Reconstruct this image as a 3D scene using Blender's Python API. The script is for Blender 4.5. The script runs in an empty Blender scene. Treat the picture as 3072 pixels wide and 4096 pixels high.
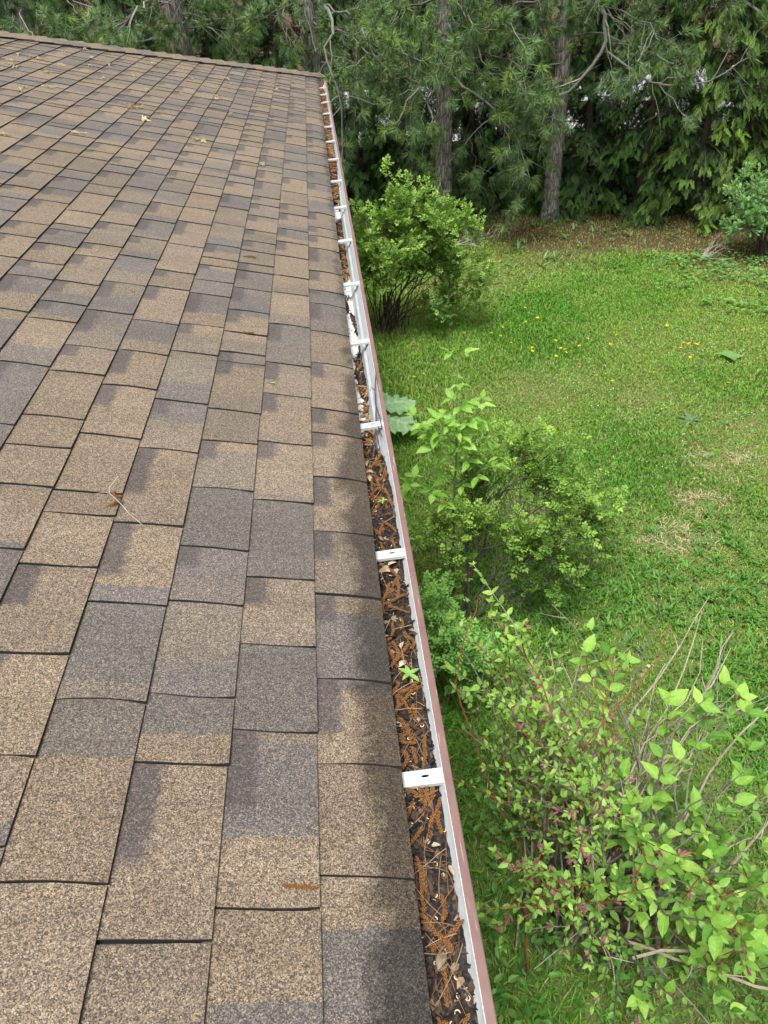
import bpy, math, random
import numpy as np
from mathutils import Matrix, Vector

# ------------------------------------------------------------------ camera, sky, sun, exposure
SC = bpy.context.scene
COL = SC.collection
ZE = 2.6                                   # height of the eave above the lawn
cam_d = bpy.data.cameras.new('camera')
cam_d.sensor_width = 36.0; cam_d.sensor_fit = 'AUTO'
cam_d.lens = 2899.98 / 4096 * 36.0
cam_d.clip_start = 0.02; cam_d.clip_end = 1500
cam = bpy.data.objects.new('camera', cam_d); COL.objects.link(cam)
_p, _y, _r = math.radians(37.964), math.radians(2.953), math.radians(-3.4377)
F_ = Vector((math.sin(_y)*math.cos(_p), math.cos(_y)*math.cos(_p), -math.sin(_p)))
R0 = Vector((math.cos(_y), -math.sin(_y), 0)); U0 = R0.cross(F_)
R_ = R0*math.cos(_r) + U0*math.sin(_r); U_ = -R0*math.sin(_r) + U0*math.cos(_r)
M = Matrix(((R_.x, U_.x, -F_.x, -0.0387), (R_.y, U_.y, -F_.y, 0.0), (R_.z, U_.z, -F_.z, ZE+1.09), (0, 0, 0, 1)))
cam.matrix_world = M
SC.camera = cam

SUN_EL, SUN_AZ = math.radians(70), math.radians(205)      # azimuth clockwise from +Y
world = bpy.data.worlds.new('World'); SC.world = world; world.use_nodes = True
wn = world.node_tree; wn.nodes.clear()
wo = wn.nodes.new('ShaderNodeOutputWorld'); wb = wn.nodes.new('ShaderNodeBackground')
sky = wn.nodes.new('ShaderNodeTexSky'); sky.sky_type = 'NISHITA'; sky.sun_disc = False
sky.sun_elevation = SUN_EL; sky.sun_rotation = SUN_AZ
sky.dust_density = 6.0; sky.air_density = 1.0; sky.ozone_density = 1.0
hs = wn.nodes.new('ShaderNodeHueSaturation'); hs.inputs['Saturation'].default_value = 0.22
wn.links.new(sky.outputs[0], hs.inputs['Color']); wn.links.new(hs.outputs[0], wb.inputs[0])
wb.inputs[1].default_value = 0.095
wn.links.new(wb.outputs[0], wo.inputs[0])
sl = bpy.data.lights.new('sun', 'SUN'); sl.energy = 1.5; sl.angle = math.radians(15); sl.color = (1.0, 0.97, 0.92)
so = bpy.data.objects.new('sun', sl); COL.objects.link(so)
sd = Vector((math.sin(SUN_AZ)*math.cos(SUN_EL), math.cos(SUN_AZ)*math.cos(SUN_EL), math.sin(SUN_EL)))
so.rotation_euler = sd.to_track_quat('Z', 'Y').to_euler(); so.location = (0, 0, 20)
vs = SC.view_settings
SC.display_settings.display_device = 'sRGB'
vs.view_transform = 'Standard'; vs.look = 'None'; vs.gamma = 1.0; vs.use_curve_mapping = False
vs.exposure = 1.33
SC.cycles.max_bounces = 4; SC.cycles.diffuse_bounces = 2; SC.cycles.glossy_bounces = 1; SC.cycles.transmission_bounces = 2

# ------------------------------------------------------------------ helpers
def rng_(s): return np.random.default_rng(s)

def norm(v): return v / (np.linalg.norm(v, axis=-1, keepdims=True) + 1e-12)

def hash2(ix, iy, seed):
    h = (ix.astype(np.int64)*374761393 + iy.astype(np.int64)*668265263 + seed*1442695041) & 0xffffffff
    h = ((h ^ (h >> 13))*1274126177) & 0xffffffff
    return ((h ^ (h >> 16)) & 0xffff)/65535.0

def vnoise(x, y, seed=0):
    x = np.asarray(x, float); y = np.asarray(y, float)
    ix = np.floor(x); iy = np.floor(y); fx = x-ix; fy = y-iy
    fx = fx*fx*(3-2*fx); fy = fy*fy*(3-2*fy)
    a = hash2(ix, iy, seed); b = hash2(ix+1, iy, seed); c = hash2(ix, iy+1, seed); d = hash2(ix+1, iy+1, seed)
    return (a*(1-fx)+b*fx)*(1-fy)+(c*(1-fx)+d*fx)*fy

def fbm(x, y, seed=0, o=3):
    s = 0; a = .5; t = 0
    for i in range(o):
        s = s + a*vnoise(np.asarray(x)*2**i, np.asarray(y)*2**i, seed+i*7); t += a; a *= .5
    return s/t

def mesh_np(name, V, faces, col=None, mat_idx=None, smooth=False, uv=None, attrs=None):
    """faces: list of int arrays (n,3) or (n,4)"""
    V = np.ascontiguousarray(V, dtype=np.float32).reshape(-1, 3)
    faces = [np.asarray(f, dtype=np.int32) for f in faces if len(f)]
    me = bpy.data.meshes.new(name)
    me.vertices.add(len(V)); me.vertices.foreach_set('co', V.ravel())
    loops = np.concatenate([f.ravel() for f in faces]) if faces else np.zeros(0, np.int32)
    sizes = np.concatenate([np.full(len(f), f.shape[1], np.int32) for f in faces]) if faces else np.zeros(0, np.int32)
    starts = np.concatenate([[0], np.cumsum(sizes)[:-1]]).astype(np.int32) if len(sizes) else sizes
    me.loops.add(len(loops)); me.loops.foreach_set('vertex_index', loops)
    me.polygons.add(len(sizes)); me.polygons.foreach_set('loop_start', starts)
    if mat_idx is not None: me.polygons.foreach_set('material_index', np.asarray(mat_idx, np.int32))
    me.polygons.foreach_set('use_smooth', np.full(len(sizes), bool(smooth)))
    if col is not None:
        a = me.color_attributes.new('Col', 'FLOAT_COLOR', 'POINT')
        c = np.ones((len(V), 4), np.float32); c[:, :3] = col
        a.data.foreach_set('color', c.ravel())
    if uv is not None:
        u = me.uv_layers.new(name='UVMap')
        u.data.foreach_set('uv', np.asarray(uv, np.float32)[loops].ravel())
    for k, v in (attrs or {}).items():
        a = me.attributes.new(k, 'FLOAT', 'POINT'); a.data.foreach_set('value', np.asarray(v, np.float32))
    me.update(calc_edges=True)
    return me

class MB:
    """collects vertices, faces, colours, material indices"""
    def __init__(s): s.V = []; s.F = []; s.C = []; s.M = []; s.n = 0
    def add(s, V, faces, col=(1, 1, 1), mi=0):
        V = np.asarray(V, float).reshape(-1, 3)
        for f in faces:
            f = np.asarray(f)
            if len(f): s.F.append(f + s.n); s.M.append(np.full(len(f), mi))
        c = np.empty((len(V), 3)); c[:] = col
        s.V.append(V); s.C.append(c); s.n += len(V)
    def mesh(s, name, smooth=False):
        return mesh_np(name, np.concatenate(s.V), s.F, np.concatenate(s.C), np.concatenate(s.M), smooth)
    def box(s, a, b, col=(1, 1, 1), mi=0):
        (x0, y0, z0), (x1, y1, z1) = a, b
        V = [(x0,y0,z0),(x1,y0,z0),(x1,y1,z0),(x0,y1,z0),(x0,y0,z1),(x1,y0,z1),(x1,y1,z1),(x0,y1,z1)]
        s.add(V, [np.array([(0,3,2,1),(4,5,6,7),(0,1,5,4),(1,2,6,5),(2,3,7,6),(3,0,4,7)])], col, mi)

def obj(name, me, mats, parent=None, loc=None, rot=None, scale=None):
    o = bpy.data.objects.new(name, me); COL.objects.link(o)
    if me is not None and mats is not None and len(me.materials) == 0:
        for m in (mats if isinstance(mats, (list, tuple)) else [mats]): me.materials.append(m)
    if parent is not None: o.parent = parent
    if loc is not None: o.location = loc
    if rot is not None: o.rotation_euler = rot
    if scale is not None: o.scale = (scale,)*3 if np.isscalar(scale) else scale
    return o

def tag(o, label=None, cat=None, group=None, kind=None):
    if label: o['label'] = label
    if cat: o['category'] = cat
    if group: o['group'] = group
    if kind: o['kind'] = kind
    return o

def empty(name, loc, label=None, cat=None, group=None, rz=0):
    o = bpy.data.objects.new(name, None); COL.objects.link(o)
    o.location = loc; o.rotation_euler = (0, 0, rz); o.empty_display_size = .1
    return tag(o, label, cat, group)

def tube(path, rad, sides=6, jit=0, rng=None, cap=True):
    P = np.asarray(path, float); n = len(P)
    r = np.broadcast_to(np.asarray(rad, float), (n,))
    T = norm(np.gradient(P, axis=0))
    ref = np.array([0, 0, 1.0]) if abs(T[0, 2]) < .9 else np.array([1.0, 0, 0])
    N = np.zeros_like(P); N[0] = norm(np.cross(T[0], ref))
    for i in range(1, n):
        v = N[i-1]-T[i]*np.dot(N[i-1], T[i]); N[i] = norm(v)
    B = np.cross(T, N)
    a = np.arange(sides)*2*np.pi/sides
    rr = np.repeat(r[:, None], sides, 1)
    if jit and rng is not None: rr = rr*(1+rng.uniform(-jit, jit, rr.shape))
    V = P[:, None]+rr[..., None]*(np.cos(a)[None, :, None]*N[:, None]+np.sin(a)[None, :, None]*B[:, None])
    i = np.arange(n-1)[:, None]*sides; j = np.arange(sides)[None]; k = (j+1) % sides
    Q = np.stack([i+j, i+k, i+sides+k, i+sides+j], -1).reshape(-1, 4)
    V = V.reshape(-1, 3); faces = [Q]
    if cap:
        V = np.vstack([V, P[0], P[-1]]); m = n*sides
        j = np.arange(sides); k = (j+1) % sides
        faces.append(np.stack([np.full(sides, m), k, j], -1))
        faces.append(np.stack([np.full(sides, m+1), (n-1)*sides+j, (n-1)*sides+k], -1))
    return V, faces

def bez(p0, p1, p2, n):
    t = np.linspace(0, 1, n)[:, None]
    return (1-t)**2*np.asarray(p0)+2*t*(1-t)*np.asarray(p1)+t*t*np.asarray(p2)

def frames(d, up, rng=None, roll=0):
    """orthonormal frames: y axis along d, z as near up as possible -> (n,3,3), columns x y z"""
    d = norm(np.asarray(d, float)); up = np.broadcast_to(np.asarray(up, float), d.shape)
    x = np.cross(d, up); bad = np.linalg.norm(x, axis=1) < 1e-3
    x[bad] = np.cross(d[bad], [1.0, 0.1, 0]); x = norm(x); z = np.cross(x, d)
    if rng is not None and roll:
        a = rng.uniform(-roll, roll, len(d))[:, None]
        x, z = x*np.cos(a)+z*np.sin(a), -x*np.sin(a)+z*np.cos(a)
    return np.stack([x, d, z], -1)

def scatter(BV, BF, fr, loc, sc, col, bcol=None):
    """copies of a small template; bcol multiplies colour per template vertex"""
    n = len(loc); BV = np.asarray(BV, float); m = len(BV)
    sc = np.asarray(sc, float)
    sc = sc[:, None, None] if sc.ndim == 1 else sc[:, None, :]
    V = np.einsum('nij,nmj->nmi', fr, np.broadcast_to(BV[None], (n, m, 3))*sc)+np.asarray(loc)[:, None]
    F = [(np.asarray(f)[None]+(np.arange(n)*m)[:, None, None]).reshape(-1, np.asarray(f).shape[1]) for f in BF]
    C = np.repeat(np.asarray(col, float)[:, None], m, 1)
    if bcol is not None: C = C*np.asarray(bcol)[None, :, None]
    return V.reshape(-1, 3), F, C.reshape(-1, 3)

def mixcol(a, b, t): return np.asarray(a)[None]*(1-t)[:, None]+np.asarray(b)[None]*t[:, None]

# ------------------------------------------------------------------ materials
def mat(name):
    m = bpy.data.materials.new(name); m.use_nodes = True
    nt = m.node_tree; nt.nodes.clear()
    return m, nt, nt.nodes, nt.links

def nd(nt, t, **kw):
    n = nt.nodes.new(t)
    for k, v in kw.items():
        if k.startswith('i_'): n.inputs[k[2:].replace('_', ' ')].default_value = v
        else: setattr(n, k, v)
    return n

def ramp(nt, stops, interp='LINEAR'):
    r = nt.nodes.new('ShaderNodeValToRGB'); cr = r.color_ramp; cr.interpolation = interp
    while len(cr.elements) < len(stops): cr.elements.new(.5)
    for e, (p, c) in zip(cr.elements, stops):
        e.position = p; e.color = (c if hasattr(c, '__len__') else (c, c, c))+((1,) if hasattr(c, '__len__') and len(c) == 3 else (() if hasattr(c, '__len__') else (1,)))
    return r

def math_n(nt, op, a, b=None, clamp=False):
    n = nt.nodes.new('ShaderNodeMath'); n.operation = op; n.use_clamp = clamp
    for i, v in enumerate((a, b)):
        if v is None: continue
        if hasattr(v, 'links'): nt.links.new(v, n.inputs[i])
        else: n.inputs[i].default_value = v
    return n.outputs[0]

def mixc(nt, fac, a, b, mode='MIX'):
    n = nt.nodes.new('ShaderNodeMix'); n.data_type = 'RGBA'; n.blend_type = mode
    for s, v in ((n.inputs[0], fac), (n.inputs[6], a), (n.inputs[7], b)):
        if hasattr(v, 'links'): nt.links.new(v, s)
        elif hasattr(v, '__len__'): s.default_value = tuple(v)+((1,) if len(v) == 3 else ())
        else: s.default_value = v
    return n.outputs[2]

def finish(nt, colr, rough=.7, bump=None, bstr=.3, bdist=.002, spec=.3, metal=0):
    b = nt.nodes.new('ShaderNodeBsdfPrincipled'); o = nt.nodes.new('ShaderNodeOutputMaterial')
    if hasattr(colr, 'links'): nt.links.new(colr, b.inputs['Base Color'])
    else: b.inputs['Base Color'].default_value = tuple(colr)+(1,)
    if hasattr(rough, 'links'): nt.links.new(rough, b.inputs['Roughness'])
    else: b.inputs['Roughness'].default_value = rough
    b.inputs['Specular IOR Level'].default_value = spec; b.inputs['Metallic'].default_value = metal
    if bump is not None:
        bn = nt.nodes.new('ShaderNodeBump'); bn.inputs['Strength'].default_value = bstr; bn.inputs['Distance'].default_value = bdist
        nt.links.new(bump, bn.inputs['Height']); nt.links.new(bn.outputs[0], b.inputs['Normal'])
    nt.links.new(b.outputs[0], o.inputs[0])
    return b

def noise(nt, scale, detail=3, rough=.55, vec=None, dist=0):
    n = nd(nt, 'ShaderNodeTexNoise'); n.inputs['Scale'].default_value = scale; n.inputs['Detail'].default_value = detail
    n.inputs['Roughness'].default_value = rough; n.inputs['Distortion'].default_value = dist
    if vec is not None: nt.links.new(vec, n.inputs['Vector'])
    return n.outputs['Fac']

def pos(nt): return nt.nodes.new('ShaderNodeNewGeometry').outputs['Position']
def attr(nt, name, out='Fac'):
    a = nt.nodes.new('ShaderNodeAttribute'); a.attribute_name = name; return a.outputs[out]

def leaf_mat(name, trans=.3, rough=.5, spec=.35, var=.25, nscale=60, trans_tint=(1.15, 1.1, .55)):
    m, nt, N, L = mat(name)
    c = attr(nt, 'Col', 'Color')
    f = noise(nt, nscale, 2, .5, pos(nt))
    rp = ramp(nt, [(.25, 1-var), (.75, 1+var)]); L.new(f, rp.inputs[0])
    c2 = mixc(nt, 1.0, c, rp.outputs[0], 'MULTIPLY')
    b = nd(nt, 'ShaderNodeBsdfPrincipled'); L.new(c2, b.inputs['Base Color'])
    b.inputs['Roughness'].default_value = rough; b.inputs['Specular IOR Level'].default_value = spec
    t = nd(nt, 'ShaderNodeBsdfTranslucent'); L.new(mixc(nt, 1.0, c2, trans_tint, 'MULTIPLY'), t.inputs['Color'])
    mx = nd(nt, 'ShaderNodeMixShader'); mx.inputs[0].default_value = trans
    L.new(b.outputs[0], mx.inputs[1]); L.new(t.outputs[0], mx.inputs[2])
    o = nd(nt, 'ShaderNodeOutputMaterial'); L.new(mx.outputs[0], o.inputs[0])
    return m

def col_mat(name, rough=.8, nscale=40, var=.3, spec=.2, bstr=.3, bdist=.004):
    m, nt, N, L = mat(name)
    c = attr(nt, 'Col', 'Color'); f = noise(nt, nscale, 4, .6, pos(nt))
    rp = ramp(nt, [(.25, 1-var), (.75, 1+var)]); L.new(f, rp.inputs[0])
    finish(nt, mixc(nt, 1.0, c, rp.outputs[0], 'MULTIPLY'), rough, f, bstr, bdist, spec)
    return m

def plain_mat(name, colr, rough=.7, nscale=20, var=.15, spec=.3, bstr=.1, bdist=.002):
    m, nt, N, L = mat(name)
    f = noise(nt, nscale, 4, .6, pos(nt))
    rp = ramp(nt, [(.25, 1-var), (.75, 1+var)]); L.new(f, rp.inputs[0])
    finish(nt, mixc(nt, 1.0, colr, rp.outputs[0], 'MULTIPLY'), rough, f, bstr, bdist, spec)
    return m

def shingle_material():
    m, nt, N, L = mat('shingle_granules')
    P = pos(nt)
    sx = nd(nt, 'ShaderNodeSeparateXYZ'); L.new(P, sx.inputs[0])
    uv = nd(nt, 'ShaderNodeUVMap'); uv.uv_map = 'UVMap'
    su = nd(nt, 'ShaderNodeSeparateXYZ'); L.new(uv.outputs[0], su.inputs[0])
    seed = attr(nt, 'seed'); course = attr(nt, 'course'); sh = attr(nt, 'band_len')
    # colour drops running along the course
    wob = noise(nt, 60, 2, .6, P)
    w1 = math_n(nt, 'ADD', math_n(nt, 'MULTIPLY', sx.outputs[1], 4.6), math_n(nt, 'MULTIPLY', course, 17.31))
    w1 = math_n(nt, 'ADD', w1, math_n(nt, 'MULTIPLY', math_n(nt, 'SUBTRACT', wob, .5), .12))
    v1 = nd(nt, 'ShaderNodeTexVoronoi'); v1.voronoi_dimensions = '1D'; v1.inputs['Scale'].default_value = 1.0; L.new(w1, v1.inputs['W'])
    s1 = nd(nt, 'ShaderNodeSeparateColor'); L.new(v1.outputs['Color'], s1.inputs[0])
    d2 = math_n(nt, 'ADD', s1.outputs[0], math_n(nt, 'MULTIPLY', math_n(nt, 'SUBTRACT', seed, .5), .3))
    rd = ramp(nt, [(.2, .0), (.36, .5), (.6, 1.0)]); L.new(d2, rd.inputs[0])          # 1 = tan, 0 = grey
    # dark printed band in the upper far corner of a tab
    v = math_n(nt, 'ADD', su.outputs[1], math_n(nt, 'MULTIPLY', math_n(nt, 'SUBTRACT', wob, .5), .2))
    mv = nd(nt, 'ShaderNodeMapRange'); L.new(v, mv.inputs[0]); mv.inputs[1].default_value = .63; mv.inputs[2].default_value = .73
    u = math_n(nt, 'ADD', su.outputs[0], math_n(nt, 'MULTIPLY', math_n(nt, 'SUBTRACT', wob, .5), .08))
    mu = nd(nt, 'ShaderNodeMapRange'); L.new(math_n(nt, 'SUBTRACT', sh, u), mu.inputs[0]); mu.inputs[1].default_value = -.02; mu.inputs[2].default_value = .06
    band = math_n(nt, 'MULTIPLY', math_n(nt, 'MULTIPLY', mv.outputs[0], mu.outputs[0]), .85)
    # granules
    vo = nd(nt, 'ShaderNodeTexVoronoi'); vo.inputs['Scale'].default_value = 640; L.new(P, vo.inputs['Vector'])
    sc = nd(nt, 'ShaderNodeSeparateColor'); L.new(vo.outputs['Color'], sc.inputs[0])
    clump = noise(nt, 130, 2, .6, P)
    g = math_n(nt, 'ADD', sc.outputs[0], math_n(nt, 'MULTIPLY', math_n(nt, 'SUBTRACT', clump, .5), .5))
    tan = ramp(nt, [(0, (0.0530, 0.0446, 0.0371)), (.2, (0.0941, 0.0758, 0.0585)), (.4, (0.1540, 0.1170, 0.0822)), (.64, (0.2241, 0.1683, 0.1121)), (.92, (0.3251, 0.2652, 0.1895))], 'CONSTANT'); L.new(g, tan.inputs[0])
    gry = ramp(nt, [(0, (0.0518, 0.0469, 0.0446)), (.28, (0.0785, 0.0722, 0.0689)), (.5, (0.1070, 0.1011, 0.0983)), (.68, (0.1515, 0.1290, 0.1028)), (.9, (0.2318, 0.1940, 0.1520))], 'CONSTANT'); L.new(g, gry.inputs[0])
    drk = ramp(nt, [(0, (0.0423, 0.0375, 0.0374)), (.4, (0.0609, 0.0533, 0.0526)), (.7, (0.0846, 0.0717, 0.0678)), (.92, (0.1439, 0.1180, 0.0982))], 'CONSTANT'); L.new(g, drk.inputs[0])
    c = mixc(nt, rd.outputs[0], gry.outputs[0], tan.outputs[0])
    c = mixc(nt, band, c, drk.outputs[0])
    # slow weathering tone
    big = noise(nt, 2.3, 3, .6, P); rb = ramp(nt, [(.3, .93), (.7, 1.07)]); L.new(big, rb.inputs[0])
    c = mixc(nt, 1.0, c, rb.outputs[0], 'MULTIPLY')
    rs = nd(nt, 'ShaderNodeMapRange'); L.new(seed, rs.inputs[0]); rs.inputs[3].default_value = .9; rs.inputs[4].default_value = 1.1
    c = mixc(nt, 1.0, c, rs.outputs[0], 'MULTIPLY')
    mp = nd(nt, 'ShaderNodeMapping'); mp.inputs['Scale'].default_value = (1.2, 9, 1.2); L.new(P, mp.inputs[0])
    strk = noise(nt, 1.0, 4, .65, mp.outputs[0]); rk = ramp(nt, [(.3, .88), (.7, 1.1)]); L.new(strk, rk.inputs[0])
    c = mixc(nt, 1.0, c, rk.outputs[0], 'MULTIPLY')
    # algae stain along the wet lower edge of the eave course, blotchy, heavier where the gutter overflows
    e1 = nd(nt, 'ShaderNodeMapRange'); L.new(sx.outputs[0], e1.inputs[0]); e1.inputs[1].default_value = -.085; e1.inputs[2].default_value = -.012
    sn = noise(nt, 7, 5, .7, P, 1.0)
    yf = nd(nt, 'ShaderNodeMapRange'); L.new(sx.outputs[1], yf.inputs[0]); yf.inputs[1].default_value = 1.5; yf.inputs[2].default_value = 2.3; yf.inputs[3].default_value = .55; yf.inputs[4].default_value = -.12
    st = math_n(nt, 'ADD', math_n(nt, 'MULTIPLY', math_n(nt, 'ADD', e1.outputs[0], yf.outputs[0]), 1.15), math_n(nt, 'MULTIPLY', math_n(nt, 'SUBTRACT', sn, .5), 2.2))
    rst = ramp(nt, [(.55, 0.0), (1.25, 1.0)]); L.new(math_n(nt, 'MULTIPLY', st, .8), rst.inputs[0])
    stain = math_n(nt, 'MULTIPLY', rst.outputs[0], math_n(nt, 'GREATER_THAN', e1.outputs[0], .001))
    c = mixc(nt, math_n(nt, 'MULTIPLY', stain, .8), c, mixc(nt, 1.0, c, (.2, .2, .2), 'MULTIPLY'))
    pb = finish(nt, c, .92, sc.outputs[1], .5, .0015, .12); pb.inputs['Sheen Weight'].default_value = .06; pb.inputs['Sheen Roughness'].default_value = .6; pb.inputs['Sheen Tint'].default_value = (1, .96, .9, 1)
    return m

M_SH = shingle_material()
M_EDGE = plain_mat('asphalt_cut_edge', (.024, .023, .023), .9, 200, .3)
M_DECK = plain_mat('asphalt_underlay', (.02, .019, .02), .95, 60, .2)

def white_metal():
    m, nt, N, L = mat('white_painted_aluminium')
    P = pos(nt)
    f = noise(nt, 30, 5, .65, P); r = ramp(nt, [(.3, (.36, .385, .39)), (.55, (.43, .46, .465)), (.75, (.46, .49, .495))]); L.new(f, r.inputs[0])
    s = nd(nt, 'ShaderNodeMapping'); s.inputs['Scale'].default_value = (300, 12, 60); L.new(P, s.inputs[0])
    g = noise(nt, 1.0, 3, .6, s.outputs[0]); r2 = ramp(nt, [(.62, 0.0), (.72, 1.0)]); L.new(g, r2.inputs[0])
    c = mixc(nt, math_n(nt, 'MULTIPLY', r2.outputs[0], .35), r.outputs[0], (.42, .4, .36))
    finish(nt, c, .42, f, .08, .001, .4)
    return m
M_WHITE = white_metal()

def gutter_floor_mat():
    m, nt, N, L = mat('flaking_white_gutter_paint')
    P = pos(nt); f = noise(nt, 55, 4, .7, P); r = ramp(nt, [(.40, (.035, .032, .03)), (.44, (.72, .73, .7))]); L.new(f, r.inputs[0])
    finish(nt, r.outputs[0], .6, f, .3, .002); return m
M_FLOOR = gutter_floor_mat()

def brown_lip():
    m, nt, N, L = mat('red_brown_baked_enamel')
    P = pos(nt)
    f = noise(nt, 14, 4, .6, P); r = ramp(nt, [(.3, (.14, .082, .073)), (.7, (.185, .112, .1))]); L.new(f, r.inputs[0])
    vo = nd(nt, 'ShaderNodeTexVoronoi'); vo.inputs['Scale'].default_value = 45; L.new(P, vo.inputs['Vector'])
    sp = ramp(nt, [(.06, 1.0), (.1, 0.0)]); L.new(vo.outputs['Distance'], sp.inputs[0])
    c = mixc(nt, math_n(nt, 'MULTIPLY', sp.outputs[0], .7), r.outputs[0], (.1, .06, .05))
    s = nd(nt, 'ShaderNodeMapping'); s.inputs['Scale'].default_value = (260, 9, 40); L.new(P, s.inputs[0])
    g = noise(nt, 1.0, 3, .6, s.outputs[0]); r2 = ramp(nt, [(.66, 0.0), (.7, 1.0)]); L.new(g, r2.inputs[0])
    c = mixc(nt, math_n(nt, 'MULTIPLY', r2.outputs[0], .5), c, (.6, .5, .47))
    finish(nt, c, .45, f, .05, .001, .4); return m
M_LIP = brown_lip()
M_CHIP = plain_mat('chipped_edge_of_enamel', (.66, .6, .58), .6, 200, .4)

M_LEAF = leaf_mat('shrub_leaf', .24)
M_LEAFB = leaf_mat('broad_leaf', .32, .45, .3, .16, 120)
def vein_mat():
    m = leaf_mat('veined_leaf', .32, .42, .3, .14, 90); nt = m.node_tree; L = nt.links
    tc = nd(nt, 'ShaderNodeTexCoord'); sx = nd(nt, 'ShaderNodeSeparateXYZ'); L.new(tc.outputs['Object'], sx.inputs[0])
    ax = math_n(nt, 'ABSOLUTE', sx.outputs[0]); ph = math_n(nt, 'SUBTRACT', math_n(nt, 'MULTIPLY', sx.outputs[1], 44.0), math_n(nt, 'MULTIPLY', ax, 50.0))
    v = math_n(nt, 'ABSOLUTE', math_n(nt, 'SINE', ph)); mid = math_n(nt, 'MULTIPLY', ax, 40.0, True)
    h = math_n(nt, 'MULTIPLY', math_n(nt, 'POWER', v, .45), mid)
    bp = nd(nt, 'ShaderNodeBump'); bp.inputs['Strength'].default_value = .55; bp.inputs['Distance'].default_value = .003; L.new(h, bp.inputs['Height'])
    pb = [n for n in nt.nodes if n.type == 'BSDF_PRINCIPLED'][0]; L.new(bp.outputs[0], pb.inputs['Normal'])
    src = pb.inputs['Base Color'].links[0].from_socket
    rv = ramp(nt, [(.0, 1.25), (.35, 1.0), (1.0, .93)]); L.new(h, rv.inputs[0])
    c = mixc(nt, 1.0, src, rv.outputs[0], 'MULTIPLY'); L.new(c, pb.inputs['Base Color'])
    return m
M_VEIN = vein_mat()
M_GRASS = leaf_mat('grass_blade', .3, .55, .25, .15, 30)
M_NEEDLE = leaf_mat('pine_needle', .15, .5, .3, .2, 12, (1.1, 1.1, .7))
M_CEDAR = leaf_mat('cedar_frond', .2, .6, .2, .22, 9, (1.1, 1.1, .6))
M_WOOD = col_mat('twig_bark', .85, 45, .3)
M_LITTER = col_mat('dry_litter', .8, 90, .35, .2, .4)
M_CATKIN = col_mat('catkin_scales', .75, 300, .35, .2, .4, .001)
M_PETAL = col_mat('petal', .6, 60, .15)

def mulch_mat():
    m, nt, N, L = mat('wet_gutter_mulch')
    P = pos(nt); f = noise(nt, 90, 5, .7, P)
    vo = nd(nt, 'ShaderNodeTexVoronoi'); vo.inputs['Scale'].default_value = 230; L.new(P, vo.inputs['Vector'])
    sc = nd(nt, 'ShaderNodeSeparateColor'); L.new(vo.outputs['Color'], sc.inputs[0])
    r = ramp(nt, [(0, (.008, .006, .0055)), (.5, (.017, .012, .009)), (.8, (.04, .025, .015)), (.95, (.1, .062, .035))], 'CONSTANT'); L.new(sc.outputs[0], r.inputs[0])
    r2 = ramp(nt, [(.3, .5), (.7, 1.4)]); L.new(f, r2.inputs[0])
    finish(nt, mixc(nt, 1.0, r.outputs[0], r2.outputs[0], 'MULTIPLY'), .65, sc.outputs[1], .8, .004, .4); return m
M_MULCH = mulch_mat()

def bark_mat():
    m, nt, N, L = mat('pine_bark')
    tc = pos(nt); s = nd(nt, 'ShaderNodeMapping'); s.inputs['Scale'].default_value = (26, 26, 6); L.new(tc, s.inputs[0])
    vo = nd(nt, 'ShaderNodeTexVoronoi'); vo.feature = 'DISTANCE_TO_EDGE'; vo.inputs['Scale'].default_value = 1.0; L.new(s.outputs[0], vo.inputs['Vector'])
    f = noise(nt, 20, 5, .65, tc); big = noise(nt, 3, 3, .5, tc)
    r = ramp(nt, [(.0, (.07, .062, .057)), (.12, (.19, .175, .165)), (.5, (.31, .295, .28))]); L.new(math_n(nt, 'ADD', vo.outputs[0], math_n(nt, 'MULTIPLY', math_n(nt, 'SUBTRACT', f, .5), .3)), r.inputs[0])
    r2 = ramp(nt, [(.35, (.85, .8, .78)), (.65, (1.2, 1.2, 1.15))]); L.new(big, r2.inputs[0])
    h = math_n(nt, 'ADD', math_n(nt, 'MINIMUM', vo.outputs[0], .25), math_n(nt, 'MULTIPLY', f, .3))
    finish(nt, mixc(nt, 1.0, r.outputs[0], r2.outputs[0], 'MULTIPLY'), .95, h, .8, .03, .1); return m
M_BARK = bark_mat()

def ground_mat():
    m, nt, N, L = mat('lawn_soil')
    P = pos(nt)
    sx = nd(nt, 'ShaderNodeSeparateXYZ'); L.new(P, sx.inputs[0])
    f = noise(nt, 1.3, 5, .65, P); f2 = noise(nt, 40, 4, .7, P)
    soil = ramp(nt, [(.3, (.06, .09, .022)), (.6, (.12, .16, .05))]); L.new(f2, soil.inputs[0])
    need = ramp(nt, [(.25, (.035, .025, .014)), (.5, (.075, .05, .028)), (.8, (.15, .1, .06))]); L.new(noise(nt, 70, 5, .75, P), need.inputs[0])
    # fallen needles under the pines: nearer the hedge line, with a ragged edge
    edge = math_n(nt, 'ADD', sx.outputs[1], math_n(nt, 'MULTIPLY', sx.outputs[0], .36))
    e2 = math_n(nt, 'ADD', edge, math_n(nt, 'MULTIPLY', math_n(nt, 'SUBTRACT', f, .5), 2.6))
    mr = nd(nt, 'ShaderNodeMapRange'); L.new(e2, mr.inputs[0]); mr.inputs[1].default_value = 11.0; mr.inputs[2].default_value = 12.1
    c = mixc(nt, mr.outputs[0], soil.outputs[0], need.outputs[0])
    finish(nt, c, .95, f2, .5, .02, .1); return m
M_GROUND = ground_mat()
M_WALL = plain_mat('painted_siding', (.55, .5, .43), .7, 8, .08)
M_GAPBACK = plain_mat('pale_gap_backing', (.3, .3, .3), .95, 30, .2)

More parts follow.
